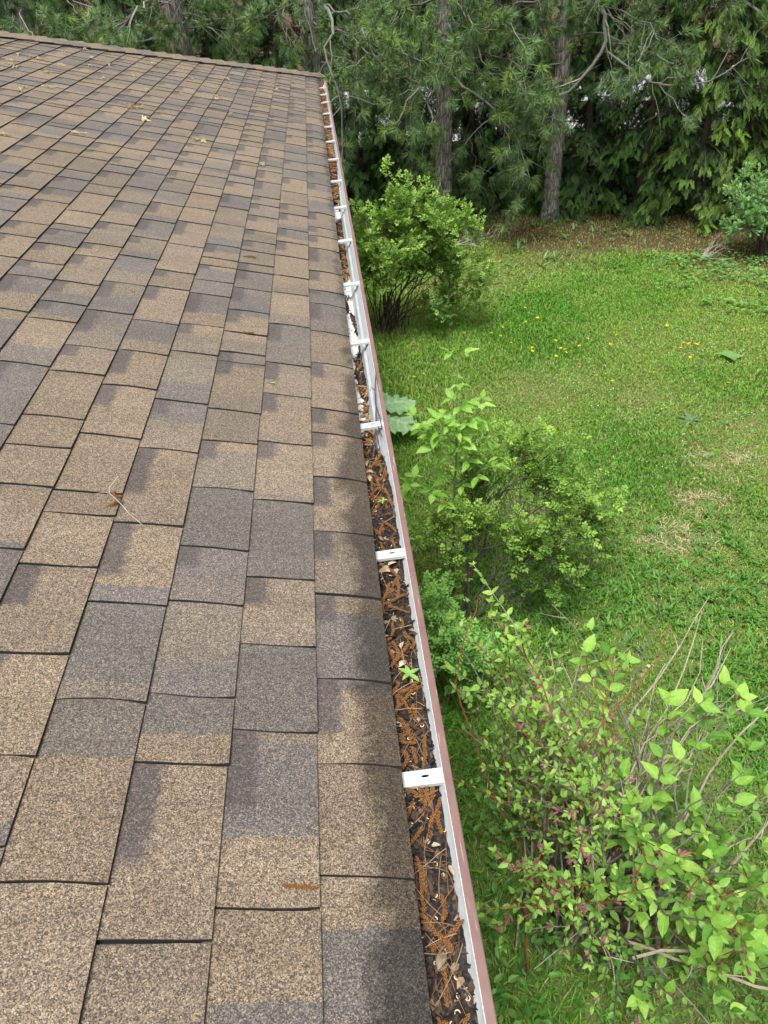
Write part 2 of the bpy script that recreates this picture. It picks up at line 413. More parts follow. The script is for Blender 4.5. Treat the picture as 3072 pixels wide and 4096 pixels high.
# ------------------------------------------------------------------ ground
g = MB(); g.add([(-300, -200, 0), (300, -200, 0), (300, 600, 0), (-300, 600, 0)], [np.array([(0, 1, 2, 3)])])
tag(obj('lawn', g.mesh('lawn'), M_GROUND), kind='structure')
g = MB(); g.add([(-60, 18.5, .004), (60, 18.5, .004), (60, 27, .004), (-60, 27, .004)], [np.array([(0, 1, 2, 3)])])
tag(obj('hedge_gap_backing', g.mesh('hedge_gap_backing'), M_GAPBACK), kind='structure')  # made-up pale sheet, gives bright specks in the hedge gaps

def needle_zone(x, y):
    e = y+.36*x+(fbm(x*.9, y*.9, 5)-.5)*2.6
    return np.clip((e-11.0)/1.1, 0, 1)
STRAW = [(3.19, 4.98, .42), (2.36, 4.06, .4), (2.75, 4.45, .33), (1.15, 2.75, .3), (3.6, 5.6, .35), (2.2, 9.6, .5), (3.4, 3.4, .4), (1.9, 6.5, .5), (1.35, 9.5, .5), (4.2, 5.2, .4), (2.9, 6.2, .35)]
def straw_at(x, y):
    s = np.zeros_like(x)
    for a, b, r in STRAW: s = np.maximum(s, np.exp(-((x-a)**2+((y-b)*1.1)**2)/(r*r)*1.6)*(.4+.9*fbm(x*6, y*6, 3)))
    return np.clip(s, 0, 1)

def make_grass():
    r = rng_(11); n = 520000
    # density falls off with distance from the camera
    y = .6+(12.6-.6)*r.random(n)**.9; x = .2+r.random(n)*7.2
    keep = (x < 1.5+.56*y+.4)
    x, y = x[keep], y[keep]
    tuft = fbm(x*9, y*9, 21, 2); nz = needle_zone(x, y); st = straw_at(x, y)
    keep = r.random(len(x)) < np.clip(.35+1.3*tuft, .2, 1)*(1-.84*nz)*(1-.65*st)
    x, y, nz, st = x[keep], y[keep], nz[keep], st[keep]; n = len(x)
    lush = np.clip((fbm(x*.8, y*.8, 31, 4)-.32)*2.8, 0, 1)
    near_house = np.clip((1.3-x)/.9, 0, 1)
    h = (.022+.022*lush+.05*near_house*r.random(n)+.016*np.clip((3.2-y)/2, 0, 1))*(.6+.8*r.random(n))
    w = .0016+.0022*r.random(n)+.0003*y
    az = r.uniform(0, 2*np.pi, n); bend = r.uniform(.15, 1.0, n)*h
    bx, by = np.cos(az), np.sin(az)
    pa = az+np.pi/2+r.uniform(-.6, .6, n); px, py = np.cos(pa)*w, np.sin(pa)*w
    z0 = np.zeros(n)-.002
    V = np.stack([np.stack([x-px, y-py, z0], 1), np.stack([x+px, y+py, z0], 1),
                  np.stack([x+bx*bend*.35+px*.8, y+by*bend*.35+py*.8, h*.62], 1), np.stack([x+bx*bend*.35-px*.8, y+by*bend*.35-py*.8, h*.62], 1),
                  np.stack([x+bx*bend, y+by*bend, h*(1-.25*bend/h*.5)], 1)], 1)
    i = np.arange(n)[:, None]*5
    q = i+np.array([[0, 1, 2, 3]]); t = i+np.array([[3, 2, 4]])
    green = mixcol((.1, .275, .026), (.22, .39, .055), np.clip(1-lush+.25*(r.random(n)-.5), 0, 1))
    dry = (r.random(n) < .07+.5*st+.1*(1-lush)+.4*nz)
    green[dry] = mixcol((.33, .27, .11), (.42, .35, .17), r.random(dry.sum()))
    green *= (.75+.5*r.random(n))[:, None]
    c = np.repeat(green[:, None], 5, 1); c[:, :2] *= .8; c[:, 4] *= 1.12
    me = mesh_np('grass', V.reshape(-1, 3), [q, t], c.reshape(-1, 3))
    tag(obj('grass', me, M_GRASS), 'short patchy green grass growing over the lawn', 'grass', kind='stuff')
make_grass()
def thatch():
    r = rng_(8); X, Y, C = [], [], []
    for i, (a, b, q) in enumerate(STRAW[:4]):
        k = int((620 if i < 3 else 250)*(q/.4)**2); X.append(r.normal(a, q*.36, k)); Y.append(r.normal(b, q*.3, k))
    x = np.concatenate(X); y = np.concatenate(Y); k = fbm(x*5, y*5, 93) > .5; x, y = x[k], y[k]; n = len(x)
    az = r.uniform(0, 2*np.pi, n); d = np.stack([np.cos(az), np.sin(az), r.uniform(.0, .5, n)], 1)
    V, F, C = scatter(np.array([(-.035, 0, 0), (.035, 0, 0), (0, 1, .05)]), [np.array([(0, 1, 2)])], frames(d, (0, 0, 1)), np.stack([x, y, r.uniform(.004, .03, n)], 1), r.uniform(.03, .075, n), mixcol((.4, .34, .19), (.66, .59, .4), r.random(n)))
    tag(obj('dry_thatch', mesh_np('dry_thatch', V, F, C), M_GRASS), 'pale straw coloured dead patches in the lawn', 'thatch', kind='stuff')
thatch()

# leaf templates ---------------------------------------------------------------
def leaf_tpl(nl=5, width=.5, fold=.16, curl=.18, tipx=1.0, serr=0.0, seed=0):
    """leaf along +y, unit length, upper side +z; returns V, faces"""
    r = rng_(seed); t = np.linspace(0, 1, nl+1)
    w = width*.5*np.interp(t, [0, .08, .2, .38, .55, .72, .86, .94, 1], [.04, .42, .82, 1, .93, .68, .34, .14, 0])
    if serr: w[1:-1] *= 1+serr*r.uniform(-1, 1, nl-1)
    z = -curl*t**2
    V = np.zeros((nl+1, 3, 3))
    V[:, 0] = np.stack([-w, t, z+fold*w*2], 1); V[:, 1] = np.stack([0*t, t, z], 1); V[:, 2] = np.stack([w, t, z+fold*w*2], 1)
    i = np.arange(nl)[:, None]*3
    Q = np.concatenate([i+np.array([[0, 1, 4, 3]]), i+np.array([[1, 2, 5, 4]])])
    return V.reshape(-1, 3), [Q]
LEAF4 = (np.array([(0, 0, 0), (-.26, .5, .07), (0, 1, -.08), (.26, .5, .07), (0, .5, 0)], float), [np.array([(0, 4, 1), (1, 4, 2), (0, 3, 4), (4, 3, 2)])])
LEAF2 = (np.array([(0, 0, 0), (-.24, .45, .06), (0, 1, -.06), (.24, .45, .06)], float), [np.array([(0, 2, 1), (0, 3, 2)])])

def pinnate_tpl(pairs=3, ll=.34, w=.2, droop=.12):
    V = []; F = []; n = 0
    def put(p, ang, l):
        nonlocal n
        d = np.array([math.sin(ang), math.cos(ang), 0]); s = np.array([d[1], -d[0], 0])
        for q in (p, p+d*l*.5-s*w*.5*l/ll+np.array([0, 0, .03]), p+d*l-np.array([0, 0, .05]), p+d*l*.5+s*w*.5*l/ll+np.array([0, 0, .03])): V.append(q)
        F.append((n, n+2, n+1)); F.append((n, n+3, n+2)); n += 4
    for i in range(pairs):
        t = .25+.6*i/max(1, pairs-1) if pairs > 1 else .5
        for s in (-1, 1): put(np.array([0, t, -droop*t*t]), s*1.05, ll*(.75+.25*t))
    put(np.array([0, .9, -droop*.8]), 0, ll*1.1)
    return np.array(V), [np.array(F)]
PINN = pinnate_tpl(3, .38, .26)

def make_weeds():
    """broad-leaved lawn weeds: rosettes of strap leaves, clover-like ground cover at the right"""
    r = rng_(5); T = leaf_tpl(4, .24, .12, .35); mb = MB()
    def rosettes(cx, cy, k0, k1, l0, l1, col0, col1, up):
        n = len(cx); k = r.integers(k0, k1, n); idx = np.repeat(np.arange(n), k); m = len(idx)
        az = r.uniform(0, 2*np.pi, m); el = r.uniform(*up, m)
        d = np.stack([np.cos(az)*np.cos(el), np.sin(az)*np.cos(el), np.sin(el)], 1)
        loc = np.stack([cx[idx]+.008*np.cos(az), cy[idx]+.008*np.sin(az), np.full(m, .004)], 1)
        L = r.uniform(l0, l1, m); c = mixcol(col0, col1, r.random(m))*(.8+.4*r.random(m))[:, None]
        V, F, C = scatter(T[0], T[1], frames(d, (0, 0, 1)), loc, np.stack([L*r.uniform(.7, 1.1, m), L, L], 1), c)
        mb.add(V, F, C)
    def pick(n, x0, x1, y0, y1, f):
        x = r.uniform(x0, x1, n); y = r.uniform(y0, y1, n); k = (r.random(n) < f(x, y)) & (x < 1.9+.56*y); return x[k], y[k]
    # dense strap-leaved weeds near the house, front lawn
    x, y = pick(4600, .5, 3.9, 1.0, 4.7, lambda x, y: np.clip((fbm(x*1.3, y*1.3, 8)-.36)*4, 0, 1)*np.clip((4.7-y)/1.0, .05, 1)*(1-straw_at(x, y)))
    rosettes(x, y, 4, 8, .03, .08, (.055, .165, .022), (.125, .29, .045), (.55, 1.4))
    # scattered small weeds over the rest
    x, y = pick(1100, .4, 6.0, 4.2, 10.5, lambda x, y: np.clip((fbm(x*1.1, y*1.1, 18)-.45)*3.5, 0.02, 1))
    rosettes(x, y, 4, 8, .03, .06, (.12, .3, .045), (.2, .4, .09), (.3, 1.1))
    # tall upright weeds in the needle litter
    x, y = pick(320, 1.6, 6.2, 9.3, 11.9, lambda x, y: .3+0*x)
    rosettes(x, y, 3, 6, .08, .17, (.1, .2, .06), (.18, .32, .1), (.3, 1.2))
    me = mb.mesh('lawn_weeds'); tag(obj('lawn_weeds', me, M_LEAFB), 'broad leaved green weeds spread through the lawn', 'weeds', kind='stuff')
    # round-leaved ground cover at the right
    mb = MB(); n = 2600
    x = r.uniform(3.9, 7.2, n); y = r.uniform(7.4, 10.2, n); k = (fbm(x*1.4, y*1.4, 44) > .42) & (y+.25*x < 11.2) & (y > 12.4-x*.95); x, y = x[k], y[k]; n = len(x)
    az = r.uniform(0, 2*np.pi, n); el = r.uniform(-.1, .5, n)
    d = np.stack([np.cos(az)*np.cos(el), np.sin(az)*np.cos(el), np.sin(el)], 1); L = r.uniform(.03, .065, n)
    T2 = leaf_tpl(4, .95, .1, .1)
    V, F, C = scatter(T2[0], T2[1], frames(d, (0, 0, 1)), np.stack([x, y, r.uniform(.03, .1, n)], 1), L, mixcol((.08, .22, .04), (.2, .4, .1), r.random(n)))
    mb.add(V, F, C)
    tag(obj('ground_cover', mb.mesh('ground_cover'), M_LEAFB), 'round leaved ground cover patch at the lawn edge by the cedars', 'ground cover', kind='stuff')
    # white clover specks
    mb = MB(); n = 900
    x = r.uniform(2.0, 5.0, n); y = r.uniform(4.6, 7.4, n); k = (fbm(x*1.6, y*1.6, 66) > .53) & (x < 1.7+.5*y); x, y = x[k], y[k]; n = len(x)
    O = np.array([(1,0,0),(-1,0,0),(0,1,0),(0,-1,0),(0,0,1),(0,0,-1)], float)
    OF = np.array([(0,2,4),(2,1,4),(1,3,4),(3,0,4),(2,0,5),(1,2,5),(3,1,5),(0,3,5)])
    V, F, C = scatter(O, [OF], np.repeat(np.eye(3)[None], n, 0), np.stack([x, y, r.uniform(.03, .06, n)], 1), r.uniform(.003, .0065, n), mixcol((.5, .52, .4), (.68, .7, .6), r.random(n)))
    mb.add(V, F, C)
    tag(obj('clover_flowers', mb.mesh('clover_flowers'), M_PETAL), 'tiny whitish seed heads speckling the lawn', 'seed heads', kind='stuff')
    # fallen needles and bits under the pines
    mb = MB(); n = 9000
    x = r.uniform(.8, 7.5, n); y = r.uniform(8.2, 13.3, n); k = r.random(n) < needle_zone(x, y)+.03; x, y = x[k], y[k]; n = len(x)
    az = r.uniform(0, 2*np.pi, n); d = np.stack([np.cos(az), np.sin(az), r.uniform(-.05, .15, n)], 1)
    nt_ = (np.array([(-.018, 0, 0), (.018, 0, 0), (0, 1, .03)]), [np.array([(0, 1, 2)])])
    V, F, C = scatter(nt_[0], nt_[1], frames(d, (0, 0, 1)), np.stack([x, y, r.uniform(.004, .02, n)], 1), r.uniform(.05, .14, n), mixcol((.07, .04, .022), (.2, .125, .07), r.random(n)))
    mb.add(V, F, C)
    tag(obj('fallen_needles', mb.mesh('fallen_needles'), M_LITTER), 'reddish brown fallen needles on bare ground under the pines', 'needles', kind='stuff')
make_weeds()

# ------------------------------------------------------------------ house: roof, shingles, walls
TH = math.radians(15.115); CT, ST = math.cos(TH), math.sin(TH)
EXPO = .143; HIP0 = 9.143; HIPK = .808; YNEAR = -2.6; NC = 26
def RP(t, Y, n=0.0):
    t = np.asarray(t, float); Y = np.asarray(Y, float); n = np.asarray(n, float)
    t, Y, n = np.broadcast_arrays(t, Y, n)
    return np.stack([-t*CT+n*ST, Y, ZE+t*ST+n*CT], -1)
def droop(t): return -.006*(np.clip(.085-t, 0, 1)/.085)**2

house = empty('house', (-3.4, 3.2, 0), 'single storey house with brown mottled shingle roof', 'house')
def part(name, me, mats, parent, world=True):
    o = obj(name, me, mats, parent)
    if world and parent is not None:
        q = parent
        loc = Vector((0, 0, 0))
        while q is not None: loc = loc+q.location; q = q.parent
        o.location = -loc if o.location == Vector((0, 0, 0)) else o.location-loc
    return o
# deck (its own mesh = roof part): four slopes under the shingles
TT = NC*EXPO; rx, rz = -TT*CT, TT*ST
mb = MB()
c0 = RP(0.012, HIP0-.01, -.004); dk = [RP(.09, YNEAR, -.006), RP(.09, HIP0-.09, -.006), RP(TT, HIP0-HIPK*TT, -.006), RP(TT, YNEAR, -.006)]
xl = 2*rx
mb.add(dk, [np.array([(0, 1, 2, 3)])], mi=0)
hipend = [(0, HIP0-.02, ZE-.008), (xl, HIP0-.02, ZE-.008), (rx, HIP0-HIPK*TT, ZE+rz-.008)]
mb.add(hipend, [np.array([(0, 1, 2)])], mi=0)
mb.add([(xl, YNEAR, ZE-.008), (rx, YNEAR, ZE+rz-.008), (rx, HIP0-HIPK*TT, ZE+rz-.008), (xl, HIP0-.02, ZE-.008)], [np.array([(0, 1, 2, 3)])], mi=0)
roof = part('roof', mb.mesh('roof'), M_DECK, house)

def tab_mesh(y0, y1, k, r, seed):
    """one shingle tab as a slab: y0 near, y1 far"""
    t0 = k*EXPO; lim = HIP0
    if k == 0: tl = np.array([0, .02, .045, .085, EXPO+.012])
    else: tl = np.array([0, .03, .07, .115, EXPO+.012])
    t = t0+tl; n = len(t)
    wob = lambda: np.cumsum(r.uniform(-.0006, .0006, n))
    skew = r.uniform(-.003, .003)
    g = r.uniform(.0005, .0011)
    ya = y0+g+wob()+skew*tl/EXPO; yb = y1-g+wob()+skew*tl/EXPO
    f_ = np.clip(tl/EXPO, 0, 1); bw = lambda y: (hash2(np.array(round(y*997)), np.array(k), 5)-.35)*.009*4*f_*(1-f_)+(hash2(np.array(round(y*997)), np.array(k), 6)-.5)*.008*f_**3
    ya += bw(y0); yb += bw(y1)
    ya[0] += .0012; yb[0] -= .0012
    hip = HIP0-HIPK*t-.01
    yb = np.minimum(yb, hip); ya = np.minimum(ya, hip-.002)
    lift = r.uniform(0, .0016)
    top = .0058+lift-(.0046+lift)*tl/(EXPO+.012)+(droop(t) if k == 0 else 0)
    far_lift = r.uniform(-.0006, .0012)
    jag = (r.uniform(-.0012, .0012) if k else 0)
    tt = t.copy(); tt[0] += jag
    rise = r.uniform(.0024, .0036)*np.where(tl > EXPO, .2, 1)
    A = RP(tt, ya, top+rise); B = RP(tt, yb, top)
    A2 = RP(tt, ya, top-.0050); B2 = RP(tt, yb, top-.0050)
    ch = r.uniform(.0010, .0018)
    A2[0] = RP(tt[0]-ch, ya[0], top[0]-.0050); B2[0] = RP(tt[0]-ch, yb[0], top[0]-.0050)
    V = np.concatenate([A, B, A2, B2])
    i = np.arange(n-1)
    Q1 = np.stack([i, i+1, n+i+1, n+i], -1)                      # top
    Q2 = np.stack([i, 2*n+i, 2*n+i+1, i+1], -1)                   # near edge
    Q3 = np.stack([n+i, n+i+1, 3*n+i+1, 3*n+i], -1)               # far edge
    Q4 = np.array([(0, n, 3*n, 2*n)])
    w = max(y1-y0, 1e-3)
    ul = np.concatenate([(y1-ya)/w, (y1-yb)/w]*2); vl = np.concatenate([tl/EXPO]*4)
    shl = r.choice([0, r.uniform(.3, .75), r.uniform(.3, .7)]) if w > .09 else r.choice([0, 1.1])
    m = len(V)
    return V, [Q1[:, ::-1], Q2, Q3, Q4], np.array([0]*len(Q1)+[1]*(len(Q2)+len(Q3)+1)), np.stack([ul, vl], 1), np.full(m, seed), np.full(m, float(k)), np.full(m, shl)

_c, _F, _R, _U = np.array((-.0387, 0, ZE+1.09)), np.array(F_), np.array(R_), np.array(U_)
def seen_size(Pm, w):
    """rough picture area of a tab, 0 when outside the frame"""
    d = Pm-_c; z = d@_F
    if z < .3: return 0
    px = 384+725*(d@_R)/z; py = 512-725*(d@_U)/z
    if not (-60 < px < 800 and -40 < py < 1100): return 0
    return w/(z*z)
r = rng_(77); tabs = []
for k in range(NC):
    y = YNEAR+r.uniform(-.2, 0)
    while y < HIP0-HIPK*k*EXPO-.03:
        q = r.random()
        w = r.uniform(.05, .09) if q < .06 else (r.uniform(.13, .2) if q < .45 else r.uniform(.2, .31))
        y1 = y+w
        tabs.append((k, max(y, YNEAR), y1, seen_size(RP(k*EXPO+.07, y+w/2), w))); y = y1
order = np.argsort([-t[3] for t in tabs]); chosen = set(order[:300].tolist())
rest = []; hl = roof
for i, (k, y0, y1, s) in enumerate(tabs):
    V, F, mi, uv, se, co, sh = tab_mesh(y0, y1, k, r, r.random())
    if i in chosen and s > 0:
        c = V.mean(0)
        me = mesh_np('shingle', V-c, F, None, mi, False, uv, {'seed': se, 'course': co, 'band_len': sh})
        o = obj('shingle', me, [M_SH, M_EDGE], roof); o.location = Vector(c)
    else: rest.append((V, F, mi, uv, se, co, sh))
off = 0; Vs = []; Qs = []; Ms = []
for V, F, mi, uv, se, co, sh in rest:
    Qs.append(np.concatenate(F)+off); Ms.append(mi); off += len(V)
me = mesh_np('shingle_field', np.concatenate([a[0] for a in rest]), [np.concatenate(Qs)], None, np.concatenate(Ms), False,
             np.concatenate([a[3] for a in rest]), {'seed': np.concatenate([a[4] for a in rest]), 'course': np.concatenate([a[5] for a in rest]), 'band_len': np.concatenate([a[6] for a in rest])})
o = part('shingle_field', me, [M_SH, M_EDGE], roof); o['kind'] = 'stuff'
# starter strip under the eave course and its drip edge
mb = MB()
ys = np.linspace(YNEAR, HIP0-.02, 60)
A = RP(.006, ys, droop(.006)-.006); B = RP(.1, ys, -.009); A2 = RP(.006, ys, droop(.006)-.010)
V = np.concatenate([A, B, A2]); n = len(ys); i = np.arange(n-1)
mb.add(V, [np.stack([i, i+1, n+i+1, n+i], -1)[:, ::-1], np.stack([i, 2*n+i, 2*n+i+1, i+1], -1)])
part('starter_strip', mb.mesh('starter_strip'), M_EDGE, roof)
# hip cap shingles, overlapping upward
du = norm(np.array([-CT, -HIPK, ST])); n1 = np.array([ST, 0, CT])
edge2 = np.array([-1.0, 0, 0]); n2 = norm(np.cross(du, edge2)); n2 = n2 if n2[2] > 0 else -n2
w1 = norm(np.cross(n1, du)); w1 = w1 if w1[1] < 0 else -w1            # down our slope, away from the hip
w2 = norm(np.cross(n2, du)); w2 = w2 if w2[1] > 0 else -w2
P0 = np.array([0, HIP0, ZE]); caplen = .24; capstep = .155; hipL = TT*math.sqrt(CT**2+HIPK**2+ST**2)
s = -.015; ci = 0
while s < hipL:
    wv = .125+r.uniform(-.004, .004); sk = r.uniform(-.004, .004)
    rows = []
    for a, lift in ((0, .030), (caplen*.6, .0195), (caplen, .012)):
        b = P0+du*(s+a); up = norm(n1+n2)
        rows += [b+w1*(wv+sk)+n1*(lift*.55+.006), b+w1*.05+n1*(lift+.004), b+up*(lift+.010), b+w2*.05+n2*(lift+.004), b+w2*wv+n2*(lift*.5+.002)]
    V = np.array(rows); V2 = V.copy(); V2 -= norm(n1+n2)*.0065
    m = 15
    Q = []; Qe = []
    for a in range(2):
        for b in range(4): Q.append((a*5+b, a*5+b+1, a*5+b+6, a*5+b+5))
    for b in range(4): Qe.append((b, m+b, m+b+1, b+1))
    for a in range(2): Qe += [(a*5, a*5+5, m+a*5+5, m+a*5), (a*5+4, m+a*5+4, m+a*5+9, a*5+9)]
    VV = np.concatenate([V, V2]); c = VV.mean(0)
    uv = np.tile(np.array([(0, .3)]), (30, 1))
    me = mesh_np('hip_cap', VV-c, [np.array(Q), np.array(Qe)], None, np.array([0]*len(Q)+[1]*len(Qe)), False, uv,
                 {'seed': np.full(30, r.uniform(.3, 1)), 'course': np.full(30, 40.0+ci), 'band_len': np.zeros(30)})
    o = obj('hip_cap', me, [M_SH, M_EDGE], roof); o.location = Vector(c)
    s += capstep; ci += 1
# fascia, soffit, walls
mb = MB(); mb.box((-.062, YNEAR, ZE-.2), (-.042, HIP0-.06, ZE-.012)); mb.box((xl+.05, HIP0-.06, ZE-.2), (-.062, HIP0-.04, ZE-.012))
part('fascia', mb.mesh('fascia'), M_WHITE, house)
mb = MB(); mb.box((-.5, YNEAR, ZE-.2), (-.064, HIP0-.062, ZE-.185)); mb.box((xl+.05, HIP0-.5, ZE-.2), (-.502, HIP0-.062, ZE-.185))
part('soffit', mb.mesh('soffit'), M_WHITE, house)
mb = MB()
for z in np.arange(0.0, ZE-.21, .12):
    z1 = min(z+.12, ZE-.201)
    for (ax, ay), (bx, by), (nx, ny) in (((-.48, YNEAR), (-.48, HIP0-.48), (1, 0)), ((-.48, HIP0-.48), (xl+.48, HIP0-.48), (0, 1))):
        o_ = .012
        mb.add([(ax+nx*o_, ay+ny*o_, z), (bx+nx*o_, by+ny*o_, z), (bx, by, z1), (ax, ay, z1)], [np.array([(0, 1, 2, 3)])])
        mb.add([(ax+nx*o_, ay+ny*o_, z), (bx+nx*o_, by+ny*o_, z), (bx, by, z), (ax, ay, z)], [np.array([(0, 1, 2, 3)])])
mb.box((xl+.48, YNEAR+.05, 0), (-.5, HIP0-.5, ZE-.21))
part('wall', mb.mesh('wall'), M_WALL, house)

# ------------------------------------------------------------------ gutter
GY0, GY1 = -1.2, 8.95
gut = empty('gutter', (.03, 3.8, ZE-.08), 'white gutter with red brown lip along the roof edge', 'gutter')
def extrude(prof, y0, y1, segs, th=0.0, wob=0.0, seed=0):
    pr = np.array(prof, float); n = len(pr); ys = np.linspace(y0, y1, segs+1)
    rr = rng_(seed); wx = np.interp(ys, np.linspace(y0, y1, 24), rr.uniform(-wob, wob, 24))
    V = np.zeros((segs+1, n, 3)); V[:, :, 0] = pr[None, :, 0]+wx[:, None]; V[:, :, 1] = ys[:, None]; V[:, :, 2] = ZE+pr[None, :, 1]
    i = np.arange(segs)[:, None]*n; j = np.arange(n-1)[None]
    Q = np.stack([i+j, i+j+1, i+n+j+1, i+n+j], -1).reshape(-1, 4)
    return V.reshape(-1, 3), [Q]
mb = MB()
V, F = extrude([(-.038, -.018), (-.039, -.09)], GY0, GY1, 60); mb.add(V, F, mi=0)
V, F = extrude([(-.039, -.09), (.034, -.09)], GY0, GY1, 60); mb.add(V, F, mi=1)
# inner face of the front: ogee seen from above, with a crease
V, F = extrude([(.034, -.09), (.0405, -.078), (.047, -.058), (.056, -.05), (.0575, -.044), (.0665, -.026), (.0695, -.0185)], GY0, GY1, 60, wob=.0008, seed=3); mb.add(V, F, mi=0)
part('trough', mb.mesh('trough'), [M_WHITE, M_FLOOR], gut)
mb = MB()
V, F = extrude([(.0695, -.021), (.0698, -.0168), (.0708, -.0155)], GY0, GY1, 60, wob=.0008, seed=3); mb.add(V, F, mi=1)
V, F = extrude([(.0708, -.0155), (.0728, -.0150), (.0836, -.0153), (.0850, -.0162), (.0856, -.0185), (.0856, -.034), (.079, -.04), (.062, -.052), (.0535, -.062), (.047, -.082), (.040, -.094), (-.040, -.094)], GY0, GY1, 60, wob=.0008, seed=3); mb.add(V, F, mi=0)
part('lip', mb.mesh('lip'), [M_LIP, M_CHIP], gut)
mb = MB()
prof = np.array([(-.039, -.018), (-.039, -.092), (.038, -.092), (.048, -.06), (.060, -.05), (.0695, -.03), (.0856, -.03), (.0856, -.0145), (.0695, -.0145), (.066, -.022)])
for yy, s_ in ((GY1, .006),):
    V = np.concatenate([np.stack([prof[:, 0], np.full(10, yy), ZE+prof[:, 1]], 1), np.stack([prof[:, 0], np.full(10, yy+s_), ZE+prof[:, 1]], 1)])
    mb.F.append(np.arange(10)[None][:, ::-1]); mb.M.append(np.zeros(1)); mb.F.append(np.arange(10, 20)[None]); mb.M.append(np.zeros(1))
    j = np.arange(10); k2 = (j+1) % 10
    mb.V.append(V); mb.C.append(np.ones((20, 3))); mb.n = 20
    mb.F.append(np.stack([j, k2, 10+k2, 10+j], -1)); mb.M.append(np.zeros(10))
part('end_cap', mb.mesh('end_cap'), M_LIP, gut)

def strap_mesh():
    """hanger strap: C-channel along x, 0..L, slotted top"""
    L = .128; W = .0125; mb = MB(); N = 16
    hc = np.array([.098, .001]); a = np.arange(N)*2*np.pi/N+np.pi/N
    hole = hc+np.stack([np.clip(np.cos(a)*1.5, -1, 1)*.0035+np.cos(a)*.003, np.sin(a)*.0024], 1)
    x0, x1 = .075, L
    rect = []
    for q in a:
        c_, s_ = math.cos(q), math.sin(q); dx = (x1-hc[0]) if c_ > 0 else (hc[0]-x0); dy = (W-hc[1]) if s_ > 0 else (W+hc[1])
        k = min(dx/abs(c_) if abs(c_) > 1e-6 else 9, dy/abs(s_) if abs(s_) > 1e-6 else 9); rect.append((hc[0]+c_*k, hc[1]+s_*k))
    rect = np.array(rect)
    for c in ((x0, -W), (x1, -W), (x1, W), (x0, W)):              # snap the nearest ring point to each corner
        rect[np.argmin(((rect-c)**2).sum(1))] = c
    z = 0.0; th = .0012
    V = np.concatenate([np.c_[hole, np.full(N, z)], np.c_[rect, np.full(N, z)], np.c_[hole, np.full(N, z-th)]])
    j = np.arange(N); k = (j+1) % N
    mb.add(V, [np.stack([j, N+j, N+k, k], -1), np.stack([j, k, 2*N+k, 2*N+j], -1)])
    mb.add([(0, -W, z), (x0, -W, z), (x0, W, z), (0, W, z)], [np.array([(0, 1, 2, 3)])])
    for s in (-1, 1):                                            # rounded shoulders and side flanges
        y = s*W
        for (ya, za, yb, zb) in ((y, 0, y+s*.0015, -.0012), (y+s*.0015, -.0012, y+s*.0018, -.009)):
            mb.add([(0, ya, za), (L, ya, za), (L, yb, zb), (0, yb, zb)], [np.array([(0, 1, 2, 3)])])
    mb.add([(L, -W, 0), (L, W, 0), (L, W+.0015, -.006), (L, -W-.0015, -.006)], [np.array([(0, 1, 2, 3)])])
    # hook under the lip
    mb.box((L-.002, -.011, -.012), (L+.001, .011, -.002))
    return mb.mesh('strap')
sm = strap_mesh(); YS = [.6858+.57492*j for j in range(-2, 13)]+[8.05, 8.5]
r = rng_(9)
for yv in YS:
    if yv < GY0: continue
    o = obj('strap', sm, M_WHITE, gut); o.location = Vector((-.0585, yv, ZE-.0225))-gut.location; o.rotation_euler = (r.uniform(-.03, .03), r.uniform(-.075, -.05), r.uniform(-.01, .05))

# ------------------------------------------------------------------ litter in the gutter
def glevel(Y):
    return np.interp(Y, [-2, .2, 1.2, 1.55, 1.68, 1.78, 2.6, 4.0, 4.35, 4.6, 5.2, 7.5, 8.4, 8.62, 8.75, 9], [-.036, -.036, -.034, -.032, -.04, -.07, -.083, -.085, -.078, -.06, -.05, -.045, -.05, -.06, -.088, -.095])
def gheight(X, Y):
    l = glevel(Y); low = np.clip((-.06-l)/.02, 0, 1)
    h = l+.012*(fbm(X*60, Y*45, 2, 3)-.5)+.006*(fbm(X*240, Y*240, 12, 2)-.5)
    patch = fbm(X*22+3, Y*5.5, 50, 3)
    dip = low*np.clip((.05-X)/.03, 0, 1)*np.clip((patch-.46)*9, 0, 1)*.035
    return h-dip
def gfront(z): return np.interp(z, [-.09, -.078, -.058, -.05, -.044, -.026, -.0185], [.034, .0405, .047, .056, .0575, .0665, .0695])
ny, nx = 1500, 26
yy = np.linspace(GY0+.02, GY1-.02, ny); xx = np.linspace(0, 1, nx)
fw = gfront(np.clip(glevel(yy), -.089, -.02))+.001
X = -.037+(fw[:, None]+.037)*xx[None]; Y = np.repeat(yy[:, None], nx, 1)
Zg = gheight(X, Y); 
V = np.stack([X, Y, ZE+Zg], -1).reshape(-1, 3)
i = np.arange(ny-1)[:, None]*nx; j = np.arange(nx-1)[None]
Q = np.stack([i+j, i+j+1, i+nx+j+1, i+nx+j], -1).reshape(-1, 4)
me = mesh_np('gutter_mulch', V, [Q], None, None, True)
tag(obj('gutter_mulch', me, M_MULCH), 'dark wet rotted litter filling the gutter', 'leaf litter', kind='stuff')

